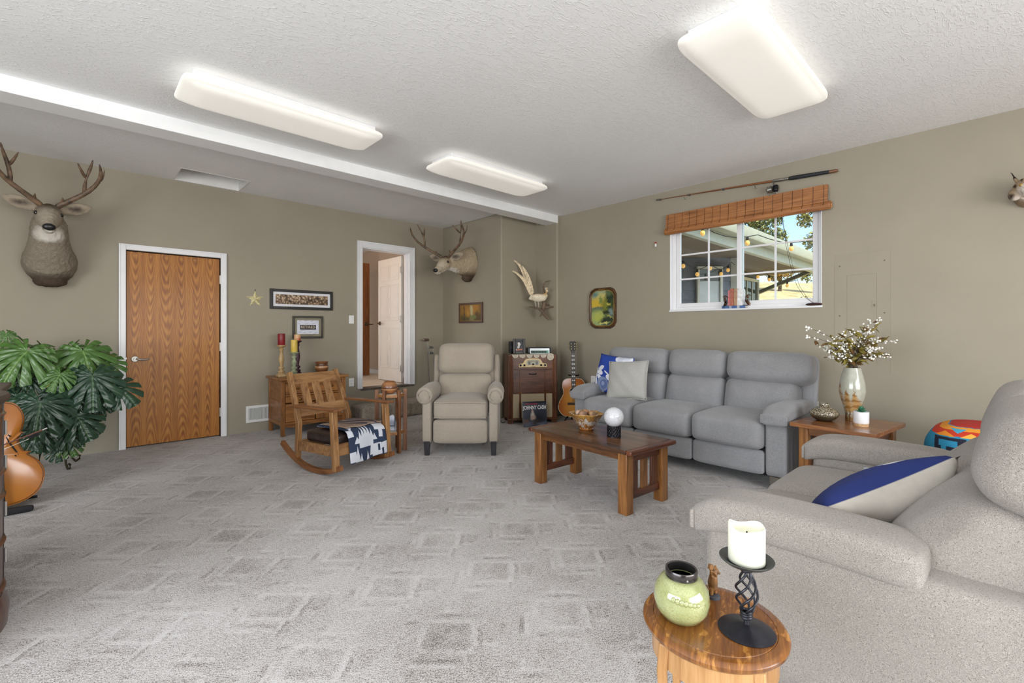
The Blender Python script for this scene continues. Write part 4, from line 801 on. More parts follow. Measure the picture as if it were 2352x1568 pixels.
MB().lim((-.33, -.005, .885), (.33, .37, .9)).build('top_board', MAHZ, t, bev=.004)
dd = MB().lim((-.262, .002, .405), (.262, .02, .70)).build('drop_door', MAH, t, bev=.003)
for x in (-.166, .166): MB().lim((x-.009, -.003, .41), (x+.009, .004, .695)).build('door_stile', MAHZ, dd, bev=.002)
MB().lim((-.262, -.002, .392), (.262, .01, .403)).build('door_rail', MAHZ, dd)
MB().tube([(-.045, .0, .655), (-.04, -.014, .645), (.04, -.014, .645), (.045, .0, .655)], .007, 8).build('door_pull', DARK, dd)
for x in (-.166, .166): MB().box((x, -.004, .404), (.045, .006, .012)).build('hinge', BRASS, dd)
CLO = fabric('speaker_cloth', (178, 160, 128), (200, 184, 154), 300)
for a, b in ((-.262, -.18), (-.155, .155), (.18, .262)): MB().lim((a, .006, .075), (b, .02, .388)).build('speaker_cloth', CLO, t)
for x in (-.167, .167): MB().lim((x-.012, -.002, .072), (x+.012, .02, .39)).build('grille_bar', MAHZ, t, bev=.002)
CRE = mat('cream_bakelite', (216, 192, 140), .35, v=.04)
dp = MB().prism([(-.188, .735), (.188, .735), (.19, .75), (.188, .772), (.175, .784), (.135, .788), (.118, .815), (.105, .838), (.075, .850), (.0, .855), (-.075, .850), (-.105, .838), (-.118, .815), (-.135, .788), (-.175, .784), (-.188, .772), (-.19, .75)], -.012, .006, 'y').build('dial_plate', CRE, t, bev=.005)
MB().prism([(-.085, .765), (.085, .765), (.088, .8), (.075, .83), (0, .836), (-.075, .83), (-.088, .8)], -.015, -.01, 'y').build('dial_glass', prn('dial_face', (186, 178, 160), [('b', (0, .818), (.07, .003), 0, (90, 84, 76)), ('b', (-.05, .79), (.015, .02), 0, (120, 122, 120), .2), ('b', (.05, .79), (.015, .02), 0, (120, 122, 120), .2)], .12, coat=1), dp)
for x, z, r_ in ((-.165, .763, .014), (-.115, .763, .014), (.108, .763, .014), (.16, .763, .014), (0, .775, .013)): MB().tube([(x, -.01, z), (x, -.03, z)], [r_, r_*.8], 14).build('knob', DARK, dp, bev=.002)
MB().lim((-.03, -.0135, .742), (.03, -.012, .746)).build('maker_mark', mat('mark_ink', (120, 100, 66), .6), dp)
# crocheted doily with hanging scallops
t2 = thing('lace_doily', 'cream crocheted doily with scallops hanging over the radio top', 'doily', (4.37, 4.25, .9005), RX)
LACE = mat('cream_lace', (206, 196, 178), .9, v=.12, s=140, bump=.5, bs=200)
MB().lim((-.28, .0, 0), (.28, .30, .002)).build('runner_cloth', LACE, t2)
for k in range(6):
    x = -.235+k*.094; r_ = .042 if k < 5 else .046; zc = -.002 if k < 5 else -.03
    mb = MB(); n = 14
    a0 = [PI+PI*i/n for i in range(n+1)] if k < 5 else [2*PI*i/(2*n) for i in range(2*n)]
    mb.prism([(x+r_*(1+.05*math.cos(14*a))*math.cos(a), zc+r_*(1+.05*math.cos(14*a))*math.sin(a)) for a in a0], -.011, -.009, 'y')
    sc_ = mb.build('scallop', LACE, t2)
    for q in (.35, .65): MB().tube([(x+r_*q*math.cos(a), -.0112, zc+r_*q*math.sin(a)) for a in a0], .0022, 5).build('stitch_ring', mat('lace_stitch_beige', (176, 164, 144), .9), sc_)  # stitch rings in a darker beige than the lace
MB().lim((-.28, -.0105, -.002), (.28, .002, .002)).build('edge', LACE, t2)
# things on the radio
ax_ = lambda x, y: (4.37+x*math.cos(R(RX))-y*math.sin(R(RX)), 4.25+x*math.sin(R(RX))+y*math.cos(R(RX)))
art = prn('band_photo', (34, 36, 42), [('e', (0, .03), (.018, .024), 20, (206, 200, 196)), ('e', (-.008, -.005), (.014, .028), -15, (196, 190, 186)), ('b', (.0, -.045), (.045, .008), 6, (190, 92, 40)), ('e', (-.035, -.045), (.008, .01), 0, (170, 150, 140))], .3, .006, 60)
x, y = ax_(-.165, .10); fr = framed('photo_frame', 'black framed small photo standing on the radio', 'photo frame', (x, y, 1.005), RX-3, .165, .20, .032, BLKF, art, rot=(R(-9), 0, R(RX-3)))
MB().bar((0, .02, .05), (0, .09, -.098), .05, .004, (0, 1, 0)).build('easel_back', DARK, fr)
x, y = ax_(-.232, .20); q = thing('speaker_box', 'small black box with rounded edges left of the photo on the radio', 'speaker', (x, y, .9035), RX+8)
MB().rbox((0, 0, .085), (.10, .09, .165), .016, 6).build('speaker_case', mat('black_plastic', (30, 30, 33), .5), q); MB().rbox((0, -.045, .125), (.085, .012, .06), .006, 5).rbox((0, -.045, .045), (.085, .012, .06), .006, 5).build('speaker_grille', mat('black_mesh', (20, 20, 22), .8), q)
x, y = ax_(.115, .14); q = thing('table_clock_radio', 'black and silver table radio with a green display on the console', 'radio', (x, y, .9035), RX)
MB().rbox((0, .03, .045), (.325, .14, .088), .02, 8).build('radio_case', mat('charcoal_plastic', (46, 48, 52), .4), q)
MB().prism([(-.135, .004), (.135, .004), (.135, .076), (-.135, .076)], -.048, -.036, 'y').build('face_plate', mat('silver_face', (200, 206, 210), .35, .3), q, bev=.003)
MB().lim((-.12, -.050, .012), (.12, -.046, .045)).build('display', prn('green_display', (34, 62, 54), [('b', (-.06+.04*k, .028), (.012, .004), 0, (64, 116, 98), .3) for k in range(5)]+[('b', (.105, .03), (.012, .012), 0, (110, 170, 150), .3)], .15), q)
# record sleeve leaning on the radio
t = thing('record_sleeve', 'dark blue record album sleeve leaning on the radio front', 'record', (4.245, 4.085, .002), -29, rot=(R(-8), 0, R(-29)))
sl = prn('sleeve_print', (62, 66, 78), [('e', (.03, .08), (.12, .09), 0, (38, 40, 48), .5), ('e', (-.03, .19), (.016, .02), 0, (186, 156, 140), .3), ('e', (-.03, .145), (.024, .035), 0, (200, 190, 180), .4), ('e', (-.025, .11), (.035, .03), 30, (178, 156, 140), .4), ('e', (0, .06), (.05, .03), 10, (60, 48, 46), .4), ('b', (.05, .055), (.06, .004), -4, (40, 34, 32), .4), ('b', (-.1, .03), (.06, .03), 0, (96, 102, 116), .8), ('b', (.09, .02), (.05, .025), 8, (104, 110, 124), .8), ('b', (-.12, .07), (.03, .02), 0, (112, 82, 70), .6), ('b', (0, .303), (.16, .008), 0, (34, 34, 38), .3)], .3, .012, 30)
MB().lim((-.157, -.004, 0), (.157, 0, .315)).build('sleeve', sl, t)
MB().lim((-.16, .0, -.0), (-.154, .003, .315)).build('spine_edge', mat('sleeve_edge', (206, 204, 200), .6), t)
text('JOHNNY CASH', .052, mat('sleeve_white', (240, 236, 232), .5), t, (0, -.0045, .236), (R(90), 0, 0), sx=.86, sy=1.25, bold=.0016)
text('THE FABULOUS', .022, mat('sleeve_red', (190, 40, 58), .5), t, (-.045, -.0045, .283), (R(90), 0, 0), sx=1.05, bold=.0006)
q = thing('power_cord', 'black power cord trailing down beside the console radio', 'cord', (4.03, 4.55, 0))
MB().tube([(.06, .1, .45), (.02, .05, .35), (.0, .0, .2), (.01, -.02, .06), (.05, -.02, .006), (.12, .0, .006)], .004, 6).build('cord_run', DARK, q)
# ------------------------------------------------------------------ acoustic guitar on a stand
t = thing('acoustic_guitar', 'sunburst acoustic guitar standing beside the console radio', 'guitar', (4.765, 3.885, .085), YAW, rot=(R(-7), 0, R(YAW)))
GO = [(0, .0), (.09, .004), (.15, .03), (.192, .085), (.20, .14), (.185, .2), (.152, .255), (.132, .30), (.132, .335), (.142, .38), (.146, .42), (.136, .46), (.10, .492), (.04, .5)]
outl = crom(GO+[(-a, b) for a, b in GO[::-1] if a > 0])
SB = prn('sunburst_top', (150, 66, 36), [('e', (0, .20), (.17, .28), 0, (196, 120, 48), .5), ('e', (0, .17), (.10, .2), 0, (206, 144, 66), .6)], .2, 0, 8, coat=.6, vs=60)
MB().prism(outl, 0, .1, 'y').build('body', SB, t, bev=.004)
BND = mat('cream_binding', (222, 208, 178), .4)
MB().tube([(a, -.001, b) for a, b in outl], .0035, 6, closed=True).build('binding', BND, t)
MB().tube([(0, -.001, .325), (0, .0012, .325)], .05, 28).build('sound_hole', DARK, t)
MB().tube([(.055*math.cos(k*PI/16), -.001, .325+.055*math.sin(k*PI/16)) for k in range(32)], .003, 5, closed=True).build('rosette', BND, t)
MB().prism([(.03, .40), (.11, .41), (.115, .35), (.09, .29), (.06, .27), (.055, .30), (.058, .34)], -.002, -.0005, 'y').build('pick_guard', mat('tortoise', (96, 50, 34), .2, v=.4, s=40), t)
MB().lim((-.08, -.009, .155), (.08, 0, .185)).lim((-.04, -.012, .168), (.04, -.008, .174)).build('bridge', mat('rosewood', (52, 34, 28), .4), t, bev=.002)
MB().lim((-.026, -.016, .375), (.026, -.006, .86)).build('fingerboard', mat('fingerboard_dark', (48, 34, 30), .4), t)
MB().lim((-.024, -.006, .49), (.024, .02, .87)).build('neck', wood('neck_mahogany', (96, 54, 34), (120, 70, 44), 'z', 10), t, bev=.004)
INL = mat('pearl_inlay', (226, 226, 222), .2)
for k in range(8): MB().lim((-.019, -.0168, .41+k*.054), (-.003, -.0158, .43+k*.054)).lim((.003, -.0168, .41+k*.054), (.019, -.0158, .43+k*.054)).build('inlay', INL, t)
for k in range(16): MB().lim((-.026, -.0175, .386+k*.029), (.026, -.0155, .388+k*.029)).build('fret', STEEL, t)
MB().prism([(-.026, .86), (.026, .86), (.044, .885), (.04, .93), (.044, .985), (.02, .995), (0, .99), (-.02, .995), (-.044, .985), (-.04, .93), (-.044, .885)], -.012, .004, 'y').build('headstock', mat('black_lacquer', (24, 22, 20), .5), t, bev=.002)
for sg in (-1, 1):
    for k in range(3): MB().tube([(sg*.024, -.012, .89+k*.034), (sg*.024, -.02, .89+k*.034)], .005, 8).tube([(sg*.042, -.004, .89+k*.034), (sg*.06, -.004, .89+k*.034)], [.004, .008], 8).build('tuning_peg', mat('gold_peg', (190, 170, 110), .3, .7), t)
mb = MB()
for k in range(6): mb.tube([((-.018+.0072*k)*1.2, -.016, .17), (-.018+.0072*k, -.0195, .865)], .0009, 4)
mb.build('strings', STEEL, t)
s_ = thing('guitar_stand', 'black tubular stand holding the acoustic guitar', 'guitar stand', (4.765, 3.885, 0), YAW)
MB().tube([(0, .17, .02), (0, .16, .45), (0, .13, .62)], .009, 8).build('upright', BLACKM, s_)
for sg in (-1, 1):
    MB().tube([(0, .17, .10), (sg*.09, .06, .07), (sg*.14, -.06, .005)], .008, 8).build('leg', BLACKM, s_)
    MB().tube([(sg*.06, .10, .078), (sg*.09, -.04, .078), (sg*.09, -.055, .10)], .009, 8).build('cradle_arm', BLACKM, s_)
    MB().tube([(0, .13, .615), (sg*.05, .09, .62), (sg*.065, .045, .625), (sg*.065, .02, .635)], .009, 8).build('yoke_arm', BLACKM, s_)
MB().tube([(0, .17, .10), (0, .27, .005)], .008, 8).build('leg', BLACKM, s_)
# ------------------------------------------------------------------ grey reclining sofa
GREY = fabric('grey_tweed', (116, 116, 119), (160, 159, 160), 460, .95, .35)
def seatfn(crown, lip):
    def f(p, u):
        q = V(p); k = (1-u[0]**4); q[2] += crown*k*(1-u[1]**2)*(u[2] > 0)*u[2]; q[1] -= lip*k*(u[1] < 0)*(1-u[2]**2); return q
    return f
def backfn(b, wr=0, sag=0):
    def f(p, u):
        q = V(p); k = (1-u[0]**4)*(1-u[2]**2); q[1] -= b*k*(u[1] < 0)
        if wr: q[1] += wr*math.sin(q[0]*48+3*u[2])*(u[1] < 0)*(1-u[2]**2)*.5
        q[2] -= sag*(1-u[0]**2)*(u[2] < 0); return q
    return f
def lumfn(lf):
    g = backfn(.04, .008)
    def f(p, u):
        q = g(p, u); q[1] -= lf*((1-u[2])/2)**1.5*(u[1] < .5); return q
    return f
def recsofa(t, fab, secs, aw, wd, foot, hd_z=.795, top=1.045, dep=.92, by=.47, pe=.72, sz=0, lf=0, tl=-12, hd=0):
    """secs: (x0,x1) of seats; wd outer half width; aw arm width"""
    x0, x1 = secs[0][0][0], secs[-1][0][1]
    MB().lim((x0, .06, .09), (x1, dep-.08, .30)).build('base_frame', mat('dark_underside', (30, 29, 30), .9), t)
    for (a, b), (ba, bb) in secs:
        c, w_ = (a+b)/2, b-a-.006
        MB().rbox((c, .03, .195), (w_, .06, .195), .025, 8, puff(1, .012)).build('footrest', fab, t, sub=1)
        MB().rbox((c, (by+.07)/2, .405+sz), (w_, by+.17, .235), .055, 12, seatfn(.02, .012)).build('seat_cushion', fab, t, sub=1)
        c, w_ = (ba+bb)/2, bb-ba-.008
        lc, lw = (max(ba, x0-.09)+min(bb, x1+.09))/2, min(bb, x1+.09)-max(ba, x0-.09)-.008
        bk = emp('back_section', (0, by, .47)); bk.parent = t; bk.rotation_euler = (R(tl), 0, 0)
        MB().rbox((lc, .085, .155), (lw, .22, .345), .07, 12, lumfn(lf)).build('lumbar_cushion', fab, bk, sub=1)
        MB().rbox((c, .075, .445+hd), (w_, .25, .265), .085, 12, backfn(.012, .0, .022)).build('headrest', fab, bk, sub=1)
        MB().rbox((c, .20, .29), (w_, .07, .60), .03, 7).build('back_panel', fab, bk, sub=1)
    for sg in (-1, 1):
        xc = sg*(wd-aw/2); a_ = emp('arm', (0, 0, 0)); a_.parent = t
        MB().rbox((xc, by/2+.175, .325), (aw, by+.33, .47), .022, 8).build('arm_body', fab, a_, sub=1)
        def pad(p, u):
            q = V(p); q[2] += .012*(1-u[1]**2)-.028*max(0, -u[1])**6; return q
        MB().rbox((xc, (pe-.04)/2, .572), (aw+.03, pe+.04, .12), .042, 10, pad).build('arm_pad', fab, a_, sub=1)
        MB().rbox((xc, -.03, .545), (aw+.026, .02, .075), .01, 6).build('pad_flap', fab, a_, sub=1)
        if foot:
            for y in (.06, .78): MB().add([(xc-.045, y-.04, .10), (xc+.045, y-.04, .10), (xc+.045, y+.04, .10), (xc-.045, y+.04, .10), (xc-.038, y-.036, 0), (xc+.012, y-.036, 0), (xc+.012, y+.03, 0), (xc-.038, y+.03, 0)], [(0, 1, 2, 3), (7, 6, 5, 4), (0, 4, 5, 1), (1, 5, 6, 2), (2, 6, 7, 3), (3, 7, 4, 0)]).build('foot', mat('grey_foot_wood', (92, 84, 76), .5), t)
sofa = thing('reclining_sofa', 'three seat grey tweed reclining sofa along the window wall', 'sofa', (3.86, 2.14, 0), -90)
recsofa(sofa, GREY, [((-.87, -.29), (-.97, -.235)), ((-.29, .285), (-.235, .345)), ((.285, .86), (.345, 1.05))], .165, 1.02, True)
def pillow(name, label, loc, rot, w_, h_, th, m, cat='pillow', piping=None):
    t = thing(name, label, cat, loc, rot=rot)
    def side(sg):
        def f(u, v):
            a, b = 2*u-1, 2*v-1; k = ((1-a*a)*(1-b*b))**.45; pin = 1-.05*(1-abs(a)**2)*abs(b)**2; pin2 = 1-.05*(1-abs(b)**2)*abs(a)**2
            return (a*w_/2*pin2, sg*th/2*k+.004*math.sin(9*a+7*b)*k, b*h_/2*pin)
        return f
    mb = MB().grid(side(-1), 22, 22).grid(side(1), 22, 22); mb.build('pillow_body', m, t, weld=True, smooth=180)
    if piping:
        pts = [side(1)(*q) for q in [(i/16, 0) for i in range(16)]+[(1, i/16) for i in range(16)]+[(1-i/16, 1) for i in range(16)]+[(0, 1-i/16) for i in range(16)]]
        MB().tube(pts, .005, 6, up=(0, 1, 0), closed=True).build('piping', piping, t)
    return t
BLU, WHT = (40, 70, 160), (226, 228, 236)
flo = prn('blue_floral_cotton', BLU, [('e', (-.13, .05), (.045, .026), 20, WHT), ('e', (-.13, .0), (.045, .024), -15, WHT), ('e', (-.13, -.05), (.042, .02), -35, WHT), ('e', (-.195, .015), (.022, .045), 20, WHT), ('e', (-.19, -.05), (.02, .05), -10, WHT), ('e', (-.175, -.12), (.018, .08), 8, WHT), ('b', (-.02, .0), (.05, .006), -28, WHT), ('e', (.02, -.04), (.05, .03), -20, WHT),
             ('e', (-.07, -.115), (.085, .075), 0, (130, 142, 176)), ('e', (-.05, -.115), (.05, .05), 20, (96, 112, 158)), ('e', (-.06, -.11), (.022, .022), 0, (140, 152, 186)), ('e', (-.09, -.205), (.03, .012), 30, WHT), ('e', (.12, .185), (.10, .06), 0, WHT), ('e', (.09, .17), (.04, .03), 20, (206, 210, 226)), ('e', (.16, .19), (.035, .03), -20, (212, 216, 230))], .9, .012, 30, bump=.25, bs=350)
pillow('throw_pillow', 'blue floral throw pillow at the left end of the grey sofa', (4.16, 2.86, .745), (R(-14), R(4), R(-97)), .46, .42, .15, flo, 'throw pillow')
PGR = fabric('plain_grey_cotton', (158, 156, 150), (180, 178, 172), 300, .95, .25)
pillow('throw_pillow', 'plain light grey square throw pillow in front of the blue one', (4.07, 2.63, .715), (R(-20), R(-4), R(-80)), .42, .40, .14, PGR, 'throw pillow', PGR)
# ------------------------------------------------------------------ coffee table and what stands on it
WT = wood('walnut_top', (76, 48, 28), (120, 80, 50), 'x', 7, .3, .3); WL = wood('acacia_leg', (118, 74, 34), (160, 108, 56), 'z', 9, .35, .2); WD = wood('dark_acacia', (74, 38, 22), (112, 62, 36), 'z', 9, .35, .2); WDX = wood('dark_acacia_long', (102, 62, 30), (138, 90, 46), 'x', 8, .35, .2); WDY = wood('dark_acacia_cross', (78, 40, 24), (116, 64, 38), 'y', 8, .35, .2)
def slat_table(t, L, D, hgt, leg, slats, ov):
    for x in (-1, 1):
        for y in (-1, 1): MB().box((x*(L/2-leg/2), y*(D/2-leg/2), (hgt-.028)/2), (leg, leg, hgt-.028)).build('leg', WL, t, bev=.003)
        e = emp('end_frame', (0, 0, 0)); e.parent = t; xx = x*(L/2-leg/2)
        MB().lim((xx-.013, -D/2+leg, hgt-.10), (xx+.013, D/2-leg, hgt-.028)).build('top_rail', WDY, e, bev=.002)
        MB().lim((xx-.013, -D/2+leg, .085), (xx+.013, D/2-leg, .135)).build('bottom_rail', WDY, e, bev=.002)
        for k in range(slats):
            yy = (-D/2+leg)+(D-2*leg)*(k+.5)/slats; sw = (D-2*leg)/slats*.58
            MB().lim((xx-.009, yy-sw/2, .13), (xx+.009, yy+sw/2, hgt-.095)).build('slat', WD if k != 1 else WL, e, bev=.002)
    for y in (-1, 1): MB().lim((-L/2+leg, y*(D/2-leg/2)-.013, hgt-.085), (L/2-leg, y*(D/2-leg/2)+.013, hgt-.028)).build('apron', WDX, t, bev=.002)
t = thing('coffee_table', 'brown wooden mission coffee table with slatted ends', 'coffee table', (2.905, 2.138, 0), -94)
slat_table(t, .90, .48, .435, .072, 3, .05)
n = 5
for k in range(n):
    y0 = -.262+.524*k/n; MB().lim((-.455, y0+.0006, .407), (.455, y0+.524/n-.0006, .435)).build('top_board', WT, t, bev=.0015)
for x in (-1, 1): MB().lim((x*.4555, -.264, .404), (x*.505, .264, .436)).build('breadboard_end', WDY, t, bev=.010, seg=3)
zt = .4362
GLZ = NT('drip_glaze'); x_ = GLZ.new('SeparateXYZ'); GLZ.l.new(GLZ.P, x_.inputs[0]); nn = GLZ.noise(1, 4, GLZ.map((70, 70, 14)), .6, .5)
ff = GLZ.math('ADD', GLZ.math('MULTIPLY', x_.outputs[2], 3.4), GLZ.math('MULTIPLY', nn, .75))
GL = GLZ.fin(GLZ.ramp(ff, [(.3, (120, 70, 34)), (.5, (160, 106, 46)), (.58, (198, 196, 190)), (.68, (138, 96, 46)), (.86, (186, 142, 72)), (1.0, (216, 204, 176))]), .15, 0, .7)
t = thing('ceramic_bowl', 'fluted ceramic bowl with drip glaze on the coffee table', 'bowl', (2.955, 2.285, zt))
lob = lambda a, z: 1+.07*max(0, z-.03)/.09*math.cos(6*a)
MB().lathe([(.055, 0), (.058, .008), (.052, .014), (.078, .04), (.105, .085), (.122, .118), (.13, .126), (.126, .131), (.115, .122), (.095, .085), (.06, .03), (.001, .022)], 60, fn=lob).build('bowl_body', GL, t, smooth=60)
for k, (dx, dy, dz, r_, c, lb) in enumerate(((-.035, .045, .112, .034, (168, 140, 122), 'pale brown wooden ball in the drip glaze bowl, far left'), (-.045, -.0, .106, .038, (134, 104, 82), 'marbled brown ball in the drip glaze bowl, front'), (.03, .03, .118, .027, (186, 134, 92), 'orange tan wooden knob in the drip glaze bowl, middle'), (.03, -.035, .106, .034, (150, 116, 84), 'striped brown ball in the drip glaze bowl, right'), (-.03, .07, .118, .02, (84, 70, 62), 'dark woven small ball in the drip glaze bowl, leftmost'))):
    q = thing('decor_ball', lb, 'decor ball', (2.955+dx, 2.285+dy, zt+dz-r_*.7), group='wooden balls in the bowl'); MB().ell((0, 0, r_), (r_, r_, r_*.95), 16, 10).build('ball', mat('ball%d' % k, c, .45, v=.28, s=26), q, smooth=80)
    MB().ell((0, 0, r_*1.93), (r_*.16, r_*.16, r_*.06), 8, 6).build('stem_scar', DARK, q)
t = thing('crackle_ball_lamp', 'white crackled glass globe on a dark pierced base, coffee table', 'globe lamp', (2.905, 1.99, zt))
tt = NT('crackle_glass'); vo = tt.new('TexVoronoi', feature='DISTANCE_TO_EDGE'); nz = tt.noise(9, 3, None, .5, 0, 1); va = tt.new('VectorMath', operation='MULTIPLY_ADD'); tt.l.new(nz, va.inputs[0]); va.inputs[1].default_value = (.12,)*3; tt.l.new(tt.P, va.inputs[2]); tt.l.new(va.outputs[0], vo.inputs[0]); vo.inputs['Scale'].default_value = 62
CK = tt.fin(tt.ramp(vo.outputs[0], [(.0, (150, 150, 158)), (.02, (204, 204, 208)), (.08, (218, 218, 221))]), .2, 0, .5)
MB().ell((0, 0, .142), (.073, .073, .073), 32, 20).build('globe', CK, t, smooth=90)
mb = MB()
for k in range(16):
    a = k*PI/8
    for s1 in (-1, 1): mb.tube([(.047*math.cos(a+s1*q*.9), .047*math.sin(a+s1*q*.9), .008+q*.066) for q in (0, .25, .5, .75, 1)], .0035, 6)
mb.lathe([(.052, 0), (.052, .01), (.045, .012), (.001, .013)], 24).lathe([(.044, .072), (.05, .074), (.05, .08), (.044, .08)], 24).build('pierced_base', mat('dark_bronze', (36, 34, 40), .35, .5, v=.3), t)
MB().lathe([(.04, .01), (.036, .04), (.04, .075)], 20).build('inner_cup', mat('cup_dark', (60, 54, 54), .5, v=.3, s=60), t)
t = thing('remote_control', 'small black remote control left of the white globe', 'remote', (3.02, 2.085, zt), 60)
MB().rbox((0, 0, .009), (.10, .032, .017), .006, 6).build('remote_body', mat('remote_black', (26, 27, 32), .35), t)
for k in range(4): MB().ell((-.035+.02*k, 0, .0178), (.005, .005, .0015), 8, 6).build('button', mat('btn', (90, 92, 100), .5), t)
# ------------------------------------------------------------------ end table and vases
t = thing('end_table', 'small brown wooden end table between the sofa and loveseat', 'end table', (4.09, .795, 0), -97)
ET = wood('endtable_cherry', (118, 70, 38), (158, 104, 60), 'x', 8, .3, .3)
slat_table(t, .43, .54, .55, .058, 4, .04)
for k in range(4):
    y0 = -.315+.63*k/4; MB().lim((-.258, y0+.0005, .522), (.258, y0+.63/4-.0005, .55)).build('top_board', ET, t, bev=.0015)
MB().lim((-.17, -.22, .12), (.17, .22, .138)).build('lower_shelf', ET, t)
ze = .5505
t = thing('squat_vase', 'flat speckled grey brown ceramic vase on the end table', 'vase', (4.055, .93, ze))
sp_ = NT('speckle_glaze'); vz = sp_.new('TexVoronoi'); sp_.l.new(sp_.P, vz.inputs[0]); vz.inputs['Scale'].default_value = 150; xz = sp_.new('SeparateXYZ'); sp_.l.new(sp_.P, xz.inputs[0])
cc = sp_.ramp(vz.outputs[0], [(.2, (202, 194, 172)), (.45, (120, 108, 84)), (.7, (78, 68, 52))]); SPK = sp_.fin(sp_.mix(sp_.rng(xz.outputs[2], .035, .055), lin((66, 60, 46)), cc), .25, 0, .5)
MB().lathe([(.045, 0), (.075, .018), (.096, .05), (.094, .062), (.07, .088), (.04, .102), (.028, .106), (.028, .114), (.036, .118), (.035, .126), (.026, .127), (.022, .11), (.001, .1)], 36).build('vase_body', SPK, t, smooth=55)
t = thing('tall_vase', 'tall pale glazed vase with brown tree drawings on the end table', 'vase', (4.20, .785, ze))
BRN = (136, 96, 48); GV = []
for cx0, zb_, sc_ in ((.0, .07, 1.0), (.045, .08, .85), (-.055, .12, 1.0)):
    for k in range(6): GV.append(('t', (cx0, zb_+.025*k*sc_+.02), ((.045-.006*k)*sc_, .022*sc_), 0, BRN if k % 2 else (168, 132, 84), .25))
GV += [('b', (0, .015), (.2, .03), 0, (124, 92, 50), .8)]+[('b', (x, .03), (.005, .045), 0, (96, 66, 34), .5) for x in (-.04, -.02, .005, .03)]
MB().lathe([(.044, 0), (.046, .006), (.045, .05), (.055, .10), (.075, .17), (.084, .22), (.08, .27), (.068, .33), (.054, .385), (.053, .392), (.048, .39), (.06, .33), (.07, .24), (.04, .06), (.001, .03)], 40).build('vase_body', prn('tree_glaze', (168, 168, 154), GV, .12, .03, 40, coat=.8, var=.08), t, smooth=60, rot=(0, 0, R(-105)))
# flowering branches
rnd = random.Random(5)
fl_ = thing('flower_branches', 'white cotton bud branches with olive leaves in the tall vase', 'flowers', (4.20, .785, ze+.385))
STM = mat('branch_bark', (84, 72, 58), .8); BUD = mat('white_bud', (238, 236, 228), .6, v=.03); LFO = mat('olive_leaf', (124, 112, 48), .5, v=.3, s=30); LFR = mat('russet_leaf', (112, 84, 44), .5, v=.3)
bud0 = MB().ell((0, 0, 0), (.0072, .0072, .0065), 8, 6).build('bud', BUD, fl_, loc=(0, 0, .1), smooth=80)
leaf0 = MB().add([(0, 0, 0), (.008, .012, .002), (.006, .028, .0), (0, .038, -.003), (-.006, .028, 0), (-.008, .012, .002), (0, .016, -.002)], [(0, 1, 6), (1, 2, 6), (2, 3, 6), (3, 4, 6), (4, 5, 6), (5, 0, 6)]).build('leaf', LFO, fl_, loc=(0, 0, .12))
leaf1 = MB().add([(0, 0, 0), (.008, .012, .002), (.006, .028, .0), (0, .038, -.003), (-.006, .028, 0), (-.008, .012, .002), (0, .016, -.002)], [(0, 1, 6), (1, 2, 6), (2, 3, 6), (3, 4, 6), (4, 5, 6), (5, 0, 6)]).build('leaf', LFR, fl_, loc=(0, .01, .12))
rt = V((math.cos(R(YAW)), math.sin(R(YAW)), 0)); bkv = V((-math.sin(R(YAW)), math.cos(R(YAW)), 0))
ends = [(-.36, .23, .0), (-.34, .30, .02), (.20, .37, 0), (.165, .36, .05), (.33, .20, .0), (.25, .11, -.02), (-.17, .12, -.03)]
for k in range(34):
    a = rnd.uniform(-1, 1); ends.append((a*.22, .33-.09*abs(a)**1.5-rnd.uniform(0, .17), rnd.uniform(-.13, .10)))
nb = nl = 0
for i, (ex, ez, ey) in enumerate(ends):
    E_ = rt*ex+bkv*ey+V((0, 0, ez)); s0 = rt*rnd.uniform(-.03, .03)+bkv*rnd.uniform(-.03, .03)+V((0, 0, -.12)); s1 = s0*.8+V((0, 0, .12))
    droop = .07 if i in (0, 1, 4) else .02
    pts = [s0]+[s1.lerp(E_, q)+V((0, 0, droop*math.sin(PI*q)))+rt*rnd.uniform(-.006, .006) for q in (0, .25, .5, .75, .92, 1)]
    MB().tube(pts, [.0022, .0022, .002, .0017, .0014, .0012, .0008], 5).build('stem', STM, fl_)
    for q in range(rnd.randint(7, 11)):
        f_ = rnd.uniform(.30, 1) if i > 6 else rnd.uniform(.5, 1); k_ = f_*5+1; a = int(min(k_, 5.99)); p = pts[a].lerp(pts[min(a+1, 6)], k_-a)+V((rnd.uniform(-.014, .014), rnd.uniform(-.014, .014), rnd.uniform(-.012, .014)))
        dup(bud0, fl_, p, (rnd.uniform(0, 3), rnd.uniform(0, 3), 0)); nb += 1
    for q in range(rnd.randint(4, 7) if i > 1 else 0):
        k_ = rnd.uniform(1.2, 5.2); a = int(k_); p = pts[a].lerp(pts[a+1], k_-a)
        o = dup(leaf0 if rnd.random() < .7 else leaf1, fl_, p, (rnd.uniform(-.8, 1.2), rnd.uniform(-.8, .8), rnd.uniform(0, 6.28))); o.scale = (1.7,)*3
t = thing('succulent_pot', 'white pot with wood base holding a small green succulent', 'potted succulent', (4.015, .70, ze))
MB().lathe([(.043, 0), (.044, .02), (.001, .02)], 32).build('wood_base', wood('pine_base', (190, 150, 108), (210, 176, 134), 'x', 14), t)
MB().lathe([(.044, .02), (.046, .024), (.046, .10), (.042, .10), (.04, .09), (.001, .088)], 32).build('pot', mat('white_ceramic', (236, 236, 238), .3, v=.01), t)
SUC = mat('succulent_green', (52, 112, 82), .45, v=.25, s=30)
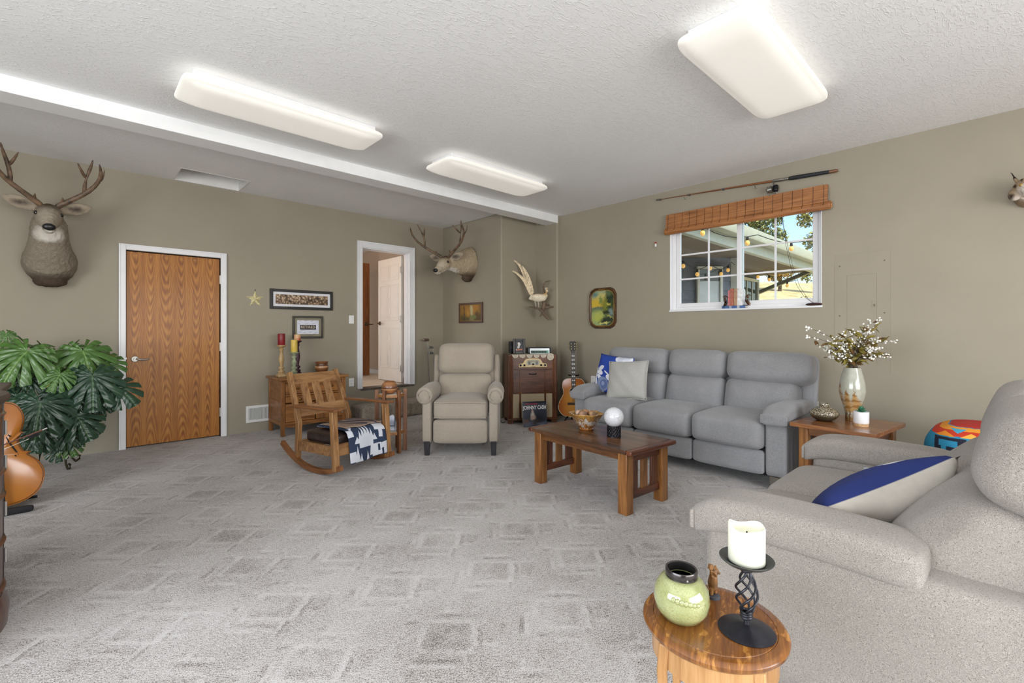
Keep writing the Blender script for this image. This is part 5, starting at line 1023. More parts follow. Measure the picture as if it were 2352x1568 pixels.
for ring, (n, r_, tl, zz) in enumerate(((9, .036, 18, .098), (7, .026, 40, .104), (5, .016, 62, .108))):
    for k in range(n):
        a = 2*PI*(k+ring*.5)/n; mb = MB(); mb.x = M.Rotation(a, 4, 'Z') @ M.Rotation(R(-tl), 4, 'Y'); mb.tube([(.002, 0, 0), (.012, 0, .001), (.024, 0, .002), (.036, 0, .006)], [(.005, .002), (.009, .003), (.008, .003), (.001, .001)], 8)
        mb.build('succulent_leaf', SUC, t, loc=(0, 0, zz-.004))
# ------------------------------------------------------------------ pale reclining loveseat near the camera
def pebble():
    t = NT('pebbled_chenille'); nd = t.noise(60, 2, None, .5, 0, 1); vm = t.new('VectorMath', operation='MULTIPLY_ADD'); t.l.new(nd, vm.inputs[0]); vm.inputs[1].default_value = (.02,)*3; t.l.new(t.P, vm.inputs[2])
    n = t.noise(1, 2, t.map((560, 560, 700), vec=vm.outputs[0]), .4, .9); g = t.noise(3, 3)
    f = t.math('ADD', t.math('MULTIPLY', n, .9), t.math('MULTIPLY', g, .10))
    col = t.ramp(f, [(.34, (112, 105, 98)), (.46, (156, 149, 141)), (.60, (180, 173, 165))]); t.bump(n, .6, .004)
    return t.fin(col, .95, 0, 0, .2, .2)
PEB = pebble()
lv = thing('reclining_loveseat', 'pale grey pebbled fabric reclining loveseat nearest the camera', 'loveseat', (2.385, .745, 0), 180)
recsofa(lv, PEB, [((-.565, .0), (-.69, .0)), ((.0, .565), (.0, .69))], .20, .765, False, dep=1.0, by=.60, pe=.60, sz=-.03, lf=.14, tl=-20, hd=.005)
MB().lim((-.74, .05, .0), (.74, .80, .10)).build('plinth', mat('plinth_dark', (40, 38, 38), .9), lv)
pc = MB().lim((-.5665, .24, .475), (-.5595, .37, .52)).build('power_console', mat('console_silver', (196, 198, 200), .35, .3), lv, bev=.006, seg=3)
for y, w_ in ((.348, .008), (.318, .026), (.275, .026)): MB().lim((-.5605, y-w_/2, .487), (-.556, y+w_/2, .508)).build('console_button', mat('console_key%d' % int(y*1000), (90, 90, 92) if w_ < .01 else (226, 226, 228), .3), pc, bev=.002)
STR = prn('navy_front_cream_back', (186, 179, 168), [('s', (0, 10, 0), (10, 10, 10), 0, (32, 46, 104), .0002), ('s', (-.13, .06, .10), (.05, .05, .06), 0, (212, 212, 216), .05)], .9, .0, 30, bump=.3, bs=350)
pv, pn = V((.70, -.62, .35)).normalized(), V((.275, .69, .67)); pn = (pn-pv*pn.dot(pv)).normalized(); pu = pn.cross(pv)
pillow('throw_pillow', 'cream backed pillow with a navy front leaning on the loveseat', V((2.03, .275, .69))+pu*.21, M((pu, pn, pv)).transposed().to_euler(), .46, .52, .22, STR, 'throw pillow')
# ottoman behind the loveseat with a bright blanket
t = thing('round_ottoman', 'tan ottoman behind the loveseat, hidden under the bright blanket', 'ottoman', (4.27, .01, 0))
AC = fabric('ottoman_tan', (120, 104, 88), (146, 130, 112), 240)
MB().rbox((0, 0, .31), (.56, .70, .52), .17, 9).build('ottoman_body', AC, t, sub=1)
for x in (-.2, .2):
    for y in (-.25, .25): MB().tube([(x, y, .08), (x, y, 0)], [.025, .018], 10).build('leg', DL, t)
b_ = thing('bright_blanket', 'turquoise blanket with orange and red bands behind the loveseat', 'blanket', (4.27, .01, 0))
TQ = (40, 132, 168); NVY = (30, 34, 50)
BB = prn('bright_blanket', TQ, [('b', (0, 0.578), (2, .022), 0, (196, 58, 34), .02), ('b', (0, 0.596), (2, .009), 0, (228, 150, 46), .02), ('t', (.26, 0.565), (.05, .014), 0, (228, 140, 44), .02), ('t', (.14, 0.565), (.05, .014), 0, (232, 170, 70), .02), ('t', (.2, 0.585), (.04, .012), 180, (70, 160, 190), .02), ('b', (0, 0.616), (2, .009), 0, (180, 50, 40), .02),
   ('b', (.235, 0.495), (.075, .05), 0, NVY, .02), ('b', (.245, 0.510), (.045, .018), 0, TQ, .02), ('b', (.265, 0.495), (.012, .03), 0, TQ, .02), ('b', (.10, 0.480), (.04, .06), 0, NVY, .02), ('b', (.15, 0.420), (.02, .03), 0, (226, 150, 60), .02)], .9, .006, 40, 'yz', .3, 300)
def bfold(p, u):
    q = V(p); q[0] += .006*math.sin(q[1]*22); return q
mb = MB().rbox((0, 0, .455), (.60, .75, .33), .19, 12, bfold); mb.build('blanket_drape', BB, b_, sub=1)
mb = MB()
for k in range(30): mb.tube([(-.285, -.26+.6*k/29, .36), (-.29, -.26+.6*k/29+.004, .315)], [.004, .002], 5)
mb.build('fringe', mat('fringe_teal', (36, 110, 140), .9), b_)
# ------------------------------------------------------------------ small round oak table in front
TOP = NT('quartered_oak_top'); v_ = TOP.map((8, 120, 8), rot=(0, 0, R(40))); n1 = TOP.noise(1, 4, v_, .6, .3); n2 = TOP.noise(1, 3, TOP.map((26, 60, 10), rot=(0, 0, R(52))), .5, .4)
kf = TOP.math('ADD', TOP.math('MULTIPLY', n1, .55), TOP.math('MULTIPLY', TOP.rng(n2, .56, .66), .28)); TOPM = TOP.fin(TOP.ramp(kf, [(.15, (92, 52, 18)), (.32, (132, 82, 34)), (.5, (160, 106, 46)), (.75, (190, 138, 74))]), .25, 0, .4)
t = thing('round_oak_table', 'small round oak side table beside the loveseat', 'side table', (1.085, .47, 0), 20)
OK2 = wood('side_table_oak', (160, 114, 66), (190, 146, 96), 'z', 10, .35, .2)
MB().lathe([(.001, .522), (.136, .522), (.15, .527), (.156, .534), (.157, .541), (.153, .547), (.147, .549), (.134, .5495), (.1325, .5483), (.131, .55), (.001, .55)], 72).build('top', TOPM, t, smooth=40)
MB().lathe([(.128, .522), (.136, .522), (.136, .468), (.128, .468)], 60).build('apron', OK2, t, smooth=40)
for k in range(4):
    a = R(45+90*k); ca, sa = math.cos(a), math.sin(a)
    P_ = lambda r_, z: (r_*ca, r_*sa, z)
    mb = MB(); pp = [P_(.134, .52), P_(.14, .46), P_(.132, .34), P_(.122, .2), P_(.126, .08), P_(.15, .0)]
    mb.tube(pp, [(.018, .014), (.018, .014), (.014, .012), (.012, .011), (.012, .012), (.014, .014)], 4, up=(ca, sa, 0)); mb.build('leg', OK2, t, bev=.003)
MB().lathe([(.001, .19), (.112, .19), (.114, .197), (.11, .204), (.001, .205)], 48).build('shelf', OK2, t)
zr = .5502
t = thing('green_pot', 'pale green round ceramic pot with a dark pewter rim', 'ceramic pot', (1.035, .522, zr), YAW)
CEL = NT('celadon_crackle'); cv = CEL.new('TexVoronoi', feature='DISTANCE_TO_EDGE'); CEL.l.new(CEL.P, cv.inputs[0]); cv.inputs['Scale'].default_value = 160
CELM = CEL.fin(CEL.mix(CEL.rng(cv.outputs[0], .0, .05), lin((132, 134, 86)), CEL.ramp(CEL.noise(20, 3), [(.3, (146, 152, 100)), (.7, (170, 174, 124))])), .1, 0, .9)
MB().lathe([(.03, 0), (.046, .006), (.058, .024), (.0625, .046), (.059, .07), (.046, .09), (.036, .096), (.030, .094), (.04, .07), (.045, .04), (.001, .012)], 48).build('pot_body', CELM, t, smooth=60)
PW = mat('pewter_rim', (84, 80, 80), .22, .85, v=.3, s=24)
MB().lathe([(.0345, .092), (.0355, .094), (.036, .112), (.0345, .1145), (.031, .113), (.0305, .094), (.0345, .092)], 40).build('pewter_collar', PW, t, smooth=50)
MB().tube([(0, -.035, .102), (0, -.038, .102)], .0022, 8).build('rivet', STEEL, t)
mb = MB()
for k in range(7): a = R(-126+k*8.5); r_ = .0595; mb.ell((r_*math.cos(a), r_*math.sin(a), .066-.0012*k), (.006, .0045, .0075-.0006*abs(k-2)), 8, 6)
mb.build('raised_fern', CELM, t)
t = thing('bear_figurine', 'tiny carved brown bear figurine holding its arms up', 'figurine', (1.168, .505, zr), YAW+30)
FIG = mat('carved_brown', (126, 88, 50), .45, v=.2, s=40)
MB().tube([(0, 0, .02), (0, .002, .035), (.0, .0, .052), (.002, 0, .062)], [(.011, .009), (.013, .011), (.011, .009), (.006, .006)], 10).ell((.003, -.002, .068), (.009, .010, .008)).tube([(.003, -.01, .067), (.003, -.017, .065)], [.004, .003], 8).ell((-.003, .0, .076), (.003, .002, .003)).ell((.009, 0, .076), (.003, .002, .003)).tube([(-.008, 0, .055), (-.014, -.004, .066), (-.017, -.005, .078)], [.004, .0035, .003], 8).tube([(.008, 0, .052), (-.002, -.01, .060), (-.012, -.008, .072)], [.004, .0035, .003], 8).tube([(-.006, 0, .024), (-.008, .0, .008)], [.006, .005], 8).tube([(.006, 0, .024), (.008, 0, .008)], [.006, .005], 8).build('bear_body', FIG, t, remesh=.0015)
MB().box((-.017, -.005, .083), (.012, .008, .012), (0, R(20), 0)).build('held_block', FIG, t, bev=.001)
MB().lathe([(.016, 0), (.016, .006), (.013, .008), (.001, .008)], 20).build('base', mat('slate_base', (60, 60, 66), .6), t)
IRON = mat('wrought_iron', (50, 50, 56), .36, .6, v=.25, s=30)
t = thing('candle_holder', 'dark wrought iron candle holder with a twisted cage stem', 'candle holder', (1.092, .398, zr), YAW)
MB().lathe([(.058, 0), (.059, .002), (.05, .006), (.02, .012), (.006, .016), (.005, .03), (.001, .03)], 48).build('base_plate', IRON, t, smooth=50)
for k in range(5):
    MB().tube([((.006+.0165*math.sin(PI*q)**1.1)*math.cos(k*2*PI/5+q*4.3), (.006+.0165*math.sin(PI*q)**1.1)*math.sin(k*2*PI/5+q*4.3), .034+.10*q) for q in [i/20 for i in range(21)]], .0027, 8).build('twisted_rod', IRON, t)
for zc in (.032, .136):
    for k in range(3): MB().tube([(.0105*math.cos(q*PI/8), .0105*math.sin(q*PI/8), zc+k*.0055+.001*math.cos(q)) for q in range(16)], .0032, 6, closed=True).build('binding_ring', IRON, t)
MB().lathe([(.001, .150), (.03, .150), (.046, .153), (.055, .160), (.056, .163), (.054, .163), (.045, .156), (.03, .153), (.001, .153)], 48).build('drip_dish', mat('pewter_dish', (96, 98, 98), .35, .7, v=.12), t, smooth=50)
t = thing('pillar_candle', 'short ivory pillar candle with a wavy melted rim', 'candle', (1.092, .398, zr+.1535), YAW)
WAX = NT('ivory_wax'); WAX.b.inputs['Subsurface Weight'].default_value = .3; WAX.b.inputs['Subsurface Radius'].default_value = (.02, .016, .01); WAXM = WAX.fin(lin((236, 236, 216)), .45)
mb = MB(); n = 40; rows = []
for r_, z, rim in ((.034, 0, 0), (.0375, .003, 0), (.0375, .05, 0), (.0375, .078, 1), (.0355, .081, 1), (.033, .077, 1), (.03, .062, 0), (.001, .06, 0)):
    rows.append([(r_*math.cos(2*PI*k/n), r_*math.sin(2*PI*k/n), z+rim*(.0035*math.sin(2*PI*k/n*2+2.2)+.003*math.sin(2*PI*k/n*3))) for k in range(n)])
mb.add([p for r_ in rows for p in r_], [(i*n+k, i*n+(k+1) % n, (i+1)*n+(k+1) % n, (i+1)*n+k) for i in range(len(rows)-1) for k in range(n)]+[tuple(range(n))[::-1]])
mb.build('wax', WAXM, t, smooth=60)
MB().tube([(0, 0, .058), (.001, 0, .068)], .0015, 6).build('wick', DARK, t)
# ------------------------------------------------------------------ large split leaf plant on an iron stand
t = thing('split_leaf_plant', 'large glossy split leaf philodendron left of the oak door', 'potted plant', (-.10, 5.78, 0))
MB().lathe([(.12, .40), (.17, .43), (.19, .52), (.2, .56), (.19, .565), (.175, .54), (.001, .53)], 32).build('pot', mat('brown_basket', (72, 50, 40), .7, v=.3, s=40, bump=.4), t, smooth=50)
for k in range(3):
    a = R(-70+120*k); c_, s_ = math.cos(a), math.sin(a); P_ = lambda r_, z: (r_*c_, r_*s_, z)
    MB().tube([P_(.13, .42), P_(.15, .3), P_(.12, .14), P_(.13, .05), P_(.17, .008), P_(.21, .02), P_(.215, .05), P_(.19, .055)], .009, 8).build('stand_leg', mat('green_bronze_iron', (70, 64, 48), .5, .5), t)
MB().tube([(.125*math.cos(k*PI/10), .125*math.sin(k*PI/10), .2) for k in range(20)], .006, 6, closed=True).build('stand_ring', BLACKM, t)
def leafmat(name, c1, c2, vein):
    q = NT(name); x = q.new('SeparateXYZ'); q.l.new(q.P, x.inputs[0]); ax = q.math('ABSOLUTE', x.outputs[0])
    rib = q.rng(ax, .004, .016, 1, 0); v2 = q.math('SINE', q.math('MULTIPLY', q.math('SUBTRACT', x.outputs[1], q.math('MULTIPLY', ax, .55)), 62)); vv = q.rng(v2, .9, 1.0)
    col = q.mix(q.math('MAXIMUM', rib, q.math('MULTIPLY', vv, .22)), q.ramp(q.noise(5, 3), [(.3, c1), (.7, c2)]), lin(vein)); q.bump(v2, .25, .01)
    return q.fin(col, .30, 0, .12)
LM = [leafmat('leaf_bright', (58, 92, 38), (84, 122, 56), (112, 144, 80)), leafmat('leaf_dark', (28, 54, 38), (44, 74, 50), (78, 106, 74)), leafmat('leaf_yellow', (150, 160, 46), (176, 182, 70), (190, 190, 100))]
def leafmesh(k, lobes, deep):
    mb = MB(); n = 18*lobes; J = 5; vs = [(0, .30, 0)]; th = 2.75
    for j in range(1, J+1):
        for i in range(n+1):
            a = -th+2*th*i/n; base = .50*(.80+.28*math.cos(a))*(1.05 if abs(a) < 1.9 else 1.05-.18*(abs(a)-1.9))
            w_ = abs(math.sin((abs(a)+.12)*lobes/2*1.02)); notch = 1-deep*(1-min(1, w_*1.9))**1.0
            r_ = base*(notch if j == J else 1-(1-notch)*max(0, (j/J-.35)/.65)**.8)*j/J
            x, y = r_*math.sin(a)*1.05, .30+r_*math.cos(a)*1.12; d = math.hypot(x, y-.3)
            z = -.55*d*d+.05*abs(x)*0+.018*math.sin(abs(a)*lobes)*(j/J)-.12*max(0, abs(x)-.05)**1.0+.04
            vs.append((x, y, z))
    fs = [(0, 1+i, 2+i) for i in range(n)]+[(1+(j-1)*(n+1)+i, 1+j*(n+1)+i, 2+j*(n+1)+i, 2+(j-1)*(n+1)+i) for j in range(1, J) for i in range(n)]
    mb.add(vs, fs); return mb
protos = {}
for k in (0, 1, 2):
    for v, (lb, dp) in enumerate(((15, .78), (12, .88))):
        o = leafmesh(k, lb, dp).build('leaf', LM[k], t, smooth=180); protos[(k, v)] = o
LV = [(-.31, 5.25, .99, .507, -25, 0), (.07, 5.35, .97, .516, 10, 0), (.11, 5.2, .76, .542, 0, 1), (.3, 5.25, .69, .396, 35, 1), (-.2, 5.1, .58, .535, -5, 1), (.04, 5.2, .46, .411, 20, 1), (.22, 5.45, .91, .347, 35, 0), (-.16, 5.5, .96, .328, 0, 0), (-.4, 5.5, 1.17, .157, 0, 0), (-.32, 5.5, 1.11, .213, 80, 0), (-.19, 5.55, 1.1, .183, 80, 0), (-.11, 5.4, .77, .166, 0, 2), (-.29, 5.5, .77, .392, -20, 1), (-.11, 5.35, .34, .322, 10, 1), (-.03, 5.4, .25, .256, 20, 0), (-.19, 5.3, .36, .314, -20, 1), (-.06, 5.35, .65, .397, 10, 1), (-.28, 5.45, .33, .283, -30, 1), (-.38, 5.4, .65, .378, -40, 1), (-.06, 5.5, .84, .371, 0, 0), (-.23, 5.55, .85, .327, -20, 0), (.12, 5.5, .56, .344, 20, 1), (-.38, 5.45, .9, .347, -30, 0), (-.14, 5.5, .48, .366, 0, 1), (-.02, 5.62, .7, .38, 15, 1), (-.5, 5.5, .75, .4, -50, 1), (-.48, 5.5, 1.0, .36, -45, 0), (.05, 5.6, .36, .3, 30, 1), (.18, 5.4, .60, .30, 40, 1), (.0, 5.25, .62, .30, -15, 1), (-.1, 5.2, .83, .28, -20, 0), (.2, 5.5, .74, .26, 50, 0), (-.02, 5.3, .34, .28, 35, 1), (-.24, 5.2, .42, .30, -35, 1), (-.36, 5.3, .50, .30, -45, 1), (.0, 5.55, 1.03, .24, 20, 0), (.14, 5.5, 1.02, .24, 45, 0), (-.45, 5.35, .95, .26, -55, 0), (-.1, 5.45, .2, .22, 5, 1), (.1, 5.35, .4, .24, 50, 1)]
used = set(); rn = random.Random(3); STK = mat('petiole_green', (72, 96, 48), .45); base_ = V((-.10, 5.78, .55))
for i, (x, y, z, sz, r_, k) in enumerate(LV):
    v = i % 2; key = (k, v); c = V((x, y, z)); flat = abs(r_) > 70
    a = R(r_ if not flat else 10); tip = V((math.sin(a), -.45, -math.cos(a)*.75)) if not flat else V((.5, -.8, .02)); tip.normalize()
    nrm = V((.05*rn.uniform(-1, 1), -.85, .55)) if not flat else V((0, -.12, 1)); nrm = (nrm-tip*nrm.dot(tip)).normalized(); xa = tip.cross(nrm)
    mt = M((xa, tip, nrm)).transposed().to_4x4(); pos = c-tip*sz*.42-V(t.location)
    o = protos[key] if key not in used else dup(protos[key], t); used.add(key)
    s_ = sz*.86; o.location = pos; o.rotation_euler = mt.to_euler(); o.scale = (s_, s_, s_)
    st0 = base_-V(t.location)+V((rn.uniform(-.06, .06), rn.uniform(-.06, .0), 0)); e_ = pos+tip*sz*.03; mid = st0.lerp(e_, .5)+V((0, 0, .10+.04*rn.random()))
    MB().tube([st0, st0.lerp(mid, .5)+V((0, 0, .03)), mid, mid.lerp(e_, .6)+V((0, 0, .02)), e_], [.009, .008, .0065, .0055, .004], 6).build('petiole', STK, t)
for key in protos:
    if key not in used: bpy.data.objects.remove(protos[key])
# ------------------------------------------------------------------ cello beside the cabinet
t = thing('cello', 'amber varnished cello leaning behind the dark cabinet', 'cello', (-.345, 4.60, .035), rot=(R(-10), R(-7), R(2)))
CO = [(0, .0), (.10, .008), (.17, .05), (.207, .12), (.212, .19), (.19, .26), (.155, .305), (.15, .318), (.165, .33), (.132, .345), (.116, .39), (.114, .42), (.122, .452), (.146, .47), (.134, .478), (.145, .51), (.158, .56), (.155, .62), (.13, .675), (.08, .70), (.03, .705)]
ol = crom(CO+[(-a, b) for a, b in CO[::-1] if a > 0], 3)
VAR = prn('amber_varnish', (168, 98, 28), [('e', (0, .25), (.16, .3), 0, (186, 116, 38), .6)], .22, .02, 10, coat=.6, vs=20)
def arch(sg):
    mb = MB(); n = len(ol); rings = []
    for q, y in ((1, 0), (.93, .004), (.75, .016), (.45, .026), (.15, .03)): rings.append([(a*q, -sg*y, .35+(b-.35)*q) for a, b in ol])
    mb.add([p for r_ in rings for p in r_]+[(0, -sg*.031, .35)], [(i*n+k, i*n+(k+1) % n, (i+1)*n+(k+1) % n, (i+1)*n+k) for i in range(4) for k in range(n)]+[(4*n+k, 4*n+(k+1) % n, 5*n) for k in range(n)]); return mb
arch(1).build('front_plate', VAR, t, weld=True, smooth=60)
o = arch(-1).build('back_plate', VAR, t, weld=True, smooth=60, loc=(0, .11, 0))
inn = [(a*.965, .35+(b-.35)*.975) for a, b in ol]; MB().prism(inn, 0, .11, 'y').build('ribs', wood('rib_maple', (140, 84, 36), (166, 106, 48), 'x', 12), t)
MB().tube([(a*.97, -.004, .35+(b-.35)*.975) for a, b in ol], .0022, 5, closed=True).build('purfling', mat('purfling', (90, 54, 24), .5), t)
for sg in (-1, 1): MB().tube([(sg*.085, -.022, .455), (sg*.075, -.024, .47), (sg*.066, -.025, .455), (sg*.074, -.024, .42), (sg*.088, -.02, .38), (sg*.1, -.017, .345), (sg*.107, -.015, .325), (sg*.098, -.018, .312), (sg*.09, -.02, .325)], [.006, .004, .003, .004, .0045, .004, .003, .004, .006], 6).build('f_hole', DARK, t)
MB().prism([(-.045, 0), (-.03, .04), (-.045, .075), (0, .09), (.045, .075), (.03, .04), (.045, 0), (.02, .012), (-.02, .012)], -.006, .004, 'y').build('bridge', mat('bridge_maple', (206, 164, 110), .5), t, loc=(0, -.035, .385), rot=(R(90), 0, 0))
EB = mat('ebony', (28, 27, 28), .3)
MB().add([(-.014, -.04, .02), (.014, -.04, .02), (.034, -.075, .255), (-.034, -.075, .255), (-.012, -.03, .02), (.012, -.03, .02), (.03, -.06, .255), (-.03, -.06, .255)], [(0, 1, 2, 3), (7, 6, 5, 4), (0, 4, 5, 1), (1, 5, 6, 2), (2, 6, 7, 3), (3, 7, 4, 0)]).build('tailpiece', EB, t, bev=.006)
mb = MB()
for k in range(4): mb.tube([(-.021+.014*k, -.077, .25), (-.021+.014*k, -.12, .385), (-.012+.008*k, -.06, 1.2)], .0012, 5)
mb.build('strings', STEEL, t)
for k in range(4): MB().tube([(-.021+.014*k, -.078, .245), (-.021+.014*k, -.088, .235)], .004, 6).build('fine_tuner', EB, t)
MB().lim((-.026, -.075, .60), (.026, -.055, 1.15)).build('fingerboard', EB, t, bev=.004); MB().tube([(0, -.03, .68), (0, -.045, 1.2)], [.02, .016], 10).build('neck', VAR, t)
MB().rbox((0, -.04, 1.27), (.04, .05, .16), .015, 5).build('pegbox', VAR, t)
MB().tube([(0, .05, .004), (0, .05, -.03)], .012, 10).build('endpin', EB, t)
s_ = thing('cello_stand', 'low black stand with foam feet under the cello', 'instrument stand', (-.345, 4.60, 0))
MB().rbox((.06, -.09, .022), (.17, .05, .042), .018, 6).build('foam_foot', mat('black_foam', (32, 31, 33), .9), s_); MB().rbox((-.10, -.09, .022), (.14, .05, .042), .018, 6).build('foam_foot', mat('black_foam2', (32, 31, 33), .9), s_)
MB().tube([(0, -.09, .02), (0, .2, .02), (0, .24, .3)], .01, 8).tube([(-.15, .2, .02), (.15, .2, .02)], .01, 8).build('stand_tube', BLACKM, s_)
b_ = thing('cello_bow', 'cello bow with white hair laid across the cello strings', 'bow', (-.205, 4.44, .515), rot=(0, R(-24), R(-8)))
MB().tube([(.06, 0, .012), (-.2, 0, .02), (-.6, 0, .014)], [.0045, .0045, .003], 8).build('stick', wood('bow_wood', (92, 46, 28), (116, 62, 36), 'x', 20), b_); MB().box((.01, 0, .0), (.055, .014, .022)).build('frog', EB, b_, bev=.002); MB().tube([(.06, 0, .012), (.085, 0, .012)], .005, 8).build('adjuster', STEEL, b_)
MB().lim((-.59, -.004, -.009), (-.0, .004, -.007)).build('bow_hair', mat('horsehair', (214, 206, 190), .6), b_)
# ------------------------------------------------------------------ dark curved cabinet at the left edge
CB = wood('cabinet_mahogany', (62, 34, 24), (96, 58, 42), 'z', 5, .3, .4); CT = mat('cabinet_top_dark', (70, 58, 50), .45, v=.12)
t = thing('curved_cabinet', 'dark mahogany bow fronted cabinet at the left edge', 'cabinet', (-.61, 2.88, 0))
MB().lathe([(.001, .11), (.385, .11), (.390, .13), (.390, .92), (.001, .92)], 64).build('body', CB, t, smooth=40)
MB().lathe([(.001, 0), (.405, 0), (.41, .07), (.402, .10), (.39, .12), (.001, .12)], 64).build('plinth', CB, t, smooth=40)
for z in (.14, .33, .52, .62, .86): MB().lathe([(.38, z), (.397, z+.004), (.401, z+.01), (.397, z+.016), (.38, z+.02)], 64).build('band', CB, t, smooth=60)
MB().lathe([(.001, .92), (.40, .92), (.412, .93), (.414, .945), (.408, .955), (.001, .955)], 64).build('top', CT, t, smooth=40)
MB().lim((-.5, .25, .1), (.345, .60, .93)).build('rear_body', CB, t, bev=.004); MB().lim((-.52, .23, .93), (.375, .62, .955)).build('rear_top', CT, t, bev=.005)
for a in (12, 22):
    ca, sa = math.cos(R(a)), math.sin(R(a)); MB().box((.391*ca, .391*sa, .52), (.012, .012, .78), (0, 0, R(a))).build('door_edge', mat('door_edge_dark%d' % a, (44, 26, 20), .4), t)
    for z in (.25, .45, .65, .80): MB().tube([(.402*ca, .402*sa, z-.03), (.402*ca, .402*sa, z+.03)], .005, 8).build('hinge', STEEL, t)
t = thing('blue_folder', 'thin slate blue folder lying on the dark cabinet top', 'folder', (-.40, 3.24, .9555), 20)
MB().lim((-.11, -.08, 0), (.11, .08, .006)).build('folder_cover', mat('slate_blue', (84, 92, 116), .6), t, bev=.002)
# ------------------------------------------------------------------ outside the window
DRY = NT('dry_grass'); DRYM = DRY.fin(DRY.ramp(DRY.noise(1.2, 6, None, .65), [(.3, (150, 132, 84)), (.5, (196, 176, 126)), (.7, (214, 196, 152))]), .95)
def hill(u, v):
    x, y = 5.6+70*v, -40+110*u; f_ = .685*x+.7286*y
    return (x, y, -.3+max(0, f_-10)*.2-max(0, f_-38)*.12+.4*noise.noise(V((x*.12, y*.12, 0))))
struct(MB().grid(hill, 50, 40).build('floor_outside', DRYM), 'sunlit dry grass slope beyond the patio')
SID = mat('slate_siding', (118, 124, 136), .7, v=.06); EAV = mat('sage_fascia', (172, 176, 162), .5, v=.03); SOF = mat('brown_soffit', (112, 100, 86), .8, v=.06); WTR = mat('porch_white_trim', (206, 206, 196), .5, v=.03)
t = thing('house_wing', 'slate sided house wing with deep sage eaves beyond the window', 'house', (5.3, 4.2, .1))
def lap(mb, a, b, z0, z1, nrm):
    a, b, nrm = V(a), V(b), V(nrm)
    n = int((z1-z0)/.18)
    for k in range(n): 
        za, zb2 = z0+k*.18, z0+(k+1)*.18
        vs = [a+nrm*.02+V((0, 0, za)), b+nrm*.02+V((0, 0, za)), b+nrm*.004+V((0, 0, zb2)), a+nrm*.004+V((0, 0, zb2)), a-nrm*.05+V((0, 0, za)), b-nrm*.05+V((0, 0, za)), b-nrm*.05+V((0, 0, zb2)), a-nrm*.05+V((0, 0, zb2))]
        yield vs
FS = [(0, 1, 2, 3), (7, 6, 5, 4), (0, 4, 5, 1), (1, 5, 6, 2), (2, 6, 7, 3), (3, 7, 4, 0)]
f2 = V((math.cos(R(YAW)), math.sin(R(YAW)), 0)); fw_ = V((-math.sin(R(YAW)), math.cos(R(YAW)), 0))
o0 = V((5.3, 4.2, .1))
A0 = fw_*8.9+f2*(8.9*(1560-1176)/1069)-o0; A0.z = 0; B0 = fw_*8.9+f2*(8.9*(1684-1176)/1069)-o0; B0.z = 0
for vs in lap(None, A0, B0, -.1, 2.62, -fw_): MB().add(vs, FS).build('siding_board', SID, t, smooth=0)
W0 = V((B0.x, .12, 0)); W1 = V((7.2, .12, 0))
for vs in lap(None, W0, W1, -.1, 2.62, (0, -1, 0)): MB().add(vs, FS).build('siding_board', SID, t, smooth=0)
MB().lim((0.1, -1.2, 2.50), (7.4, 3.0, 2.56)).build('porch_ceiling', SOF, t)
MB().lim((0.1, -1.25, 2.42), (7.2, -1.16, 2.60)).build('fascia', EAV, t, bev=.005)
MB().prism([(-1.42, 2.62), (-1.40, 2.58), (-1.25, 2.58), (-1.25, 2.74), (-1.44, 2.74)], .1, 7.25, 'x').build('gutter', EAV, t, bev=.008)
MB().add([(.1, -1.4, 2.76), (7.3, -1.4, 2.76), (7.3, 3, 3.6), (.1, 3, 3.6), (.1, -1.4, 2.72), (7.3, -1.4, 2.72), (7.3, 3, 3.56), (.1, 3, 3.56)], FS).build('roof', mat('roof_shingle', (112, 104, 96), .9), t)
MB().bar((7.2, -1.2, 2.55), (7.2, .1, 2.05), .10, .08).build('downspout', mat('sage_downspout', (112, 114, 100), .5), t)
MB().box((B0.x+.02, B0.y-.05, 1.2), (.16, .16, 2.6)).build('porch_post', WTR, t, bev=.01)
dx0 = A0.lerp(B0, .30); dx1 = A0.lerp(B0, .77); mid = (dx0+dx1)/2; L_ = (dx1-dx0).length
d_ = emp('porch_door', (mid.x, mid.y, 0)); d_.parent = t; d_.rotation_euler = (0, 0, R(YAW))
frame(MB(), 'y', -.10, .08, -L_/2, L_/2, 0, 2.33, .05).build('door_frame', WTR, d_, bev=.004); MB().lim((-L_/2+.05, -.06, 0), (L_/2-.05, -.04, 2.05)).build('door_glass', mat('painted_reflection_glass', (176, 184, 190), .08, v=.12, s=2), d_); MB().lim((-L_/2+.05, -.06, 2.05), (L_/2-.05, -.045, 2.28)).build('transom', mat('transom_dark', (60, 62, 62), .1), d_); MB().lim((-L_/2+.05, -.075, .92), (L_/2-.05, -.06, .97)).build('cross_rail', WTR, d_)  # pale reflection in the door glass is put into its base colour
w_ = emp('porch_window', (6.62, .1, 0)); w_.parent = t
frame(MB(), 'y', -.06, .06, -.56, .56, .6, 2.38, .07).build('window_frame', WTR, w_, bev=.004); MB().lim((-.49, -.02, .67), (.49, -.01, 2.31)).build('pane', mat('dusky_glass', (70, 76, 74), .06), w_)
for x in (-.17, .17): MB().lim((x-.012, -.035, .67), (x+.012, -.02, 2.31)).build('muntin', WTR, w_)
for z in (1.2, 1.75): MB().lim((-.49, -.035, z-.012), (.49, -.02, z+.012)).build('muntin', WTR, w_)
struct(MB().lim((5.25, -6, -.05), (11.0, 9, .08)).build('floor_patio', mat('patio_concrete', (168, 160, 148), .9)), 'concrete patio under the eaves')
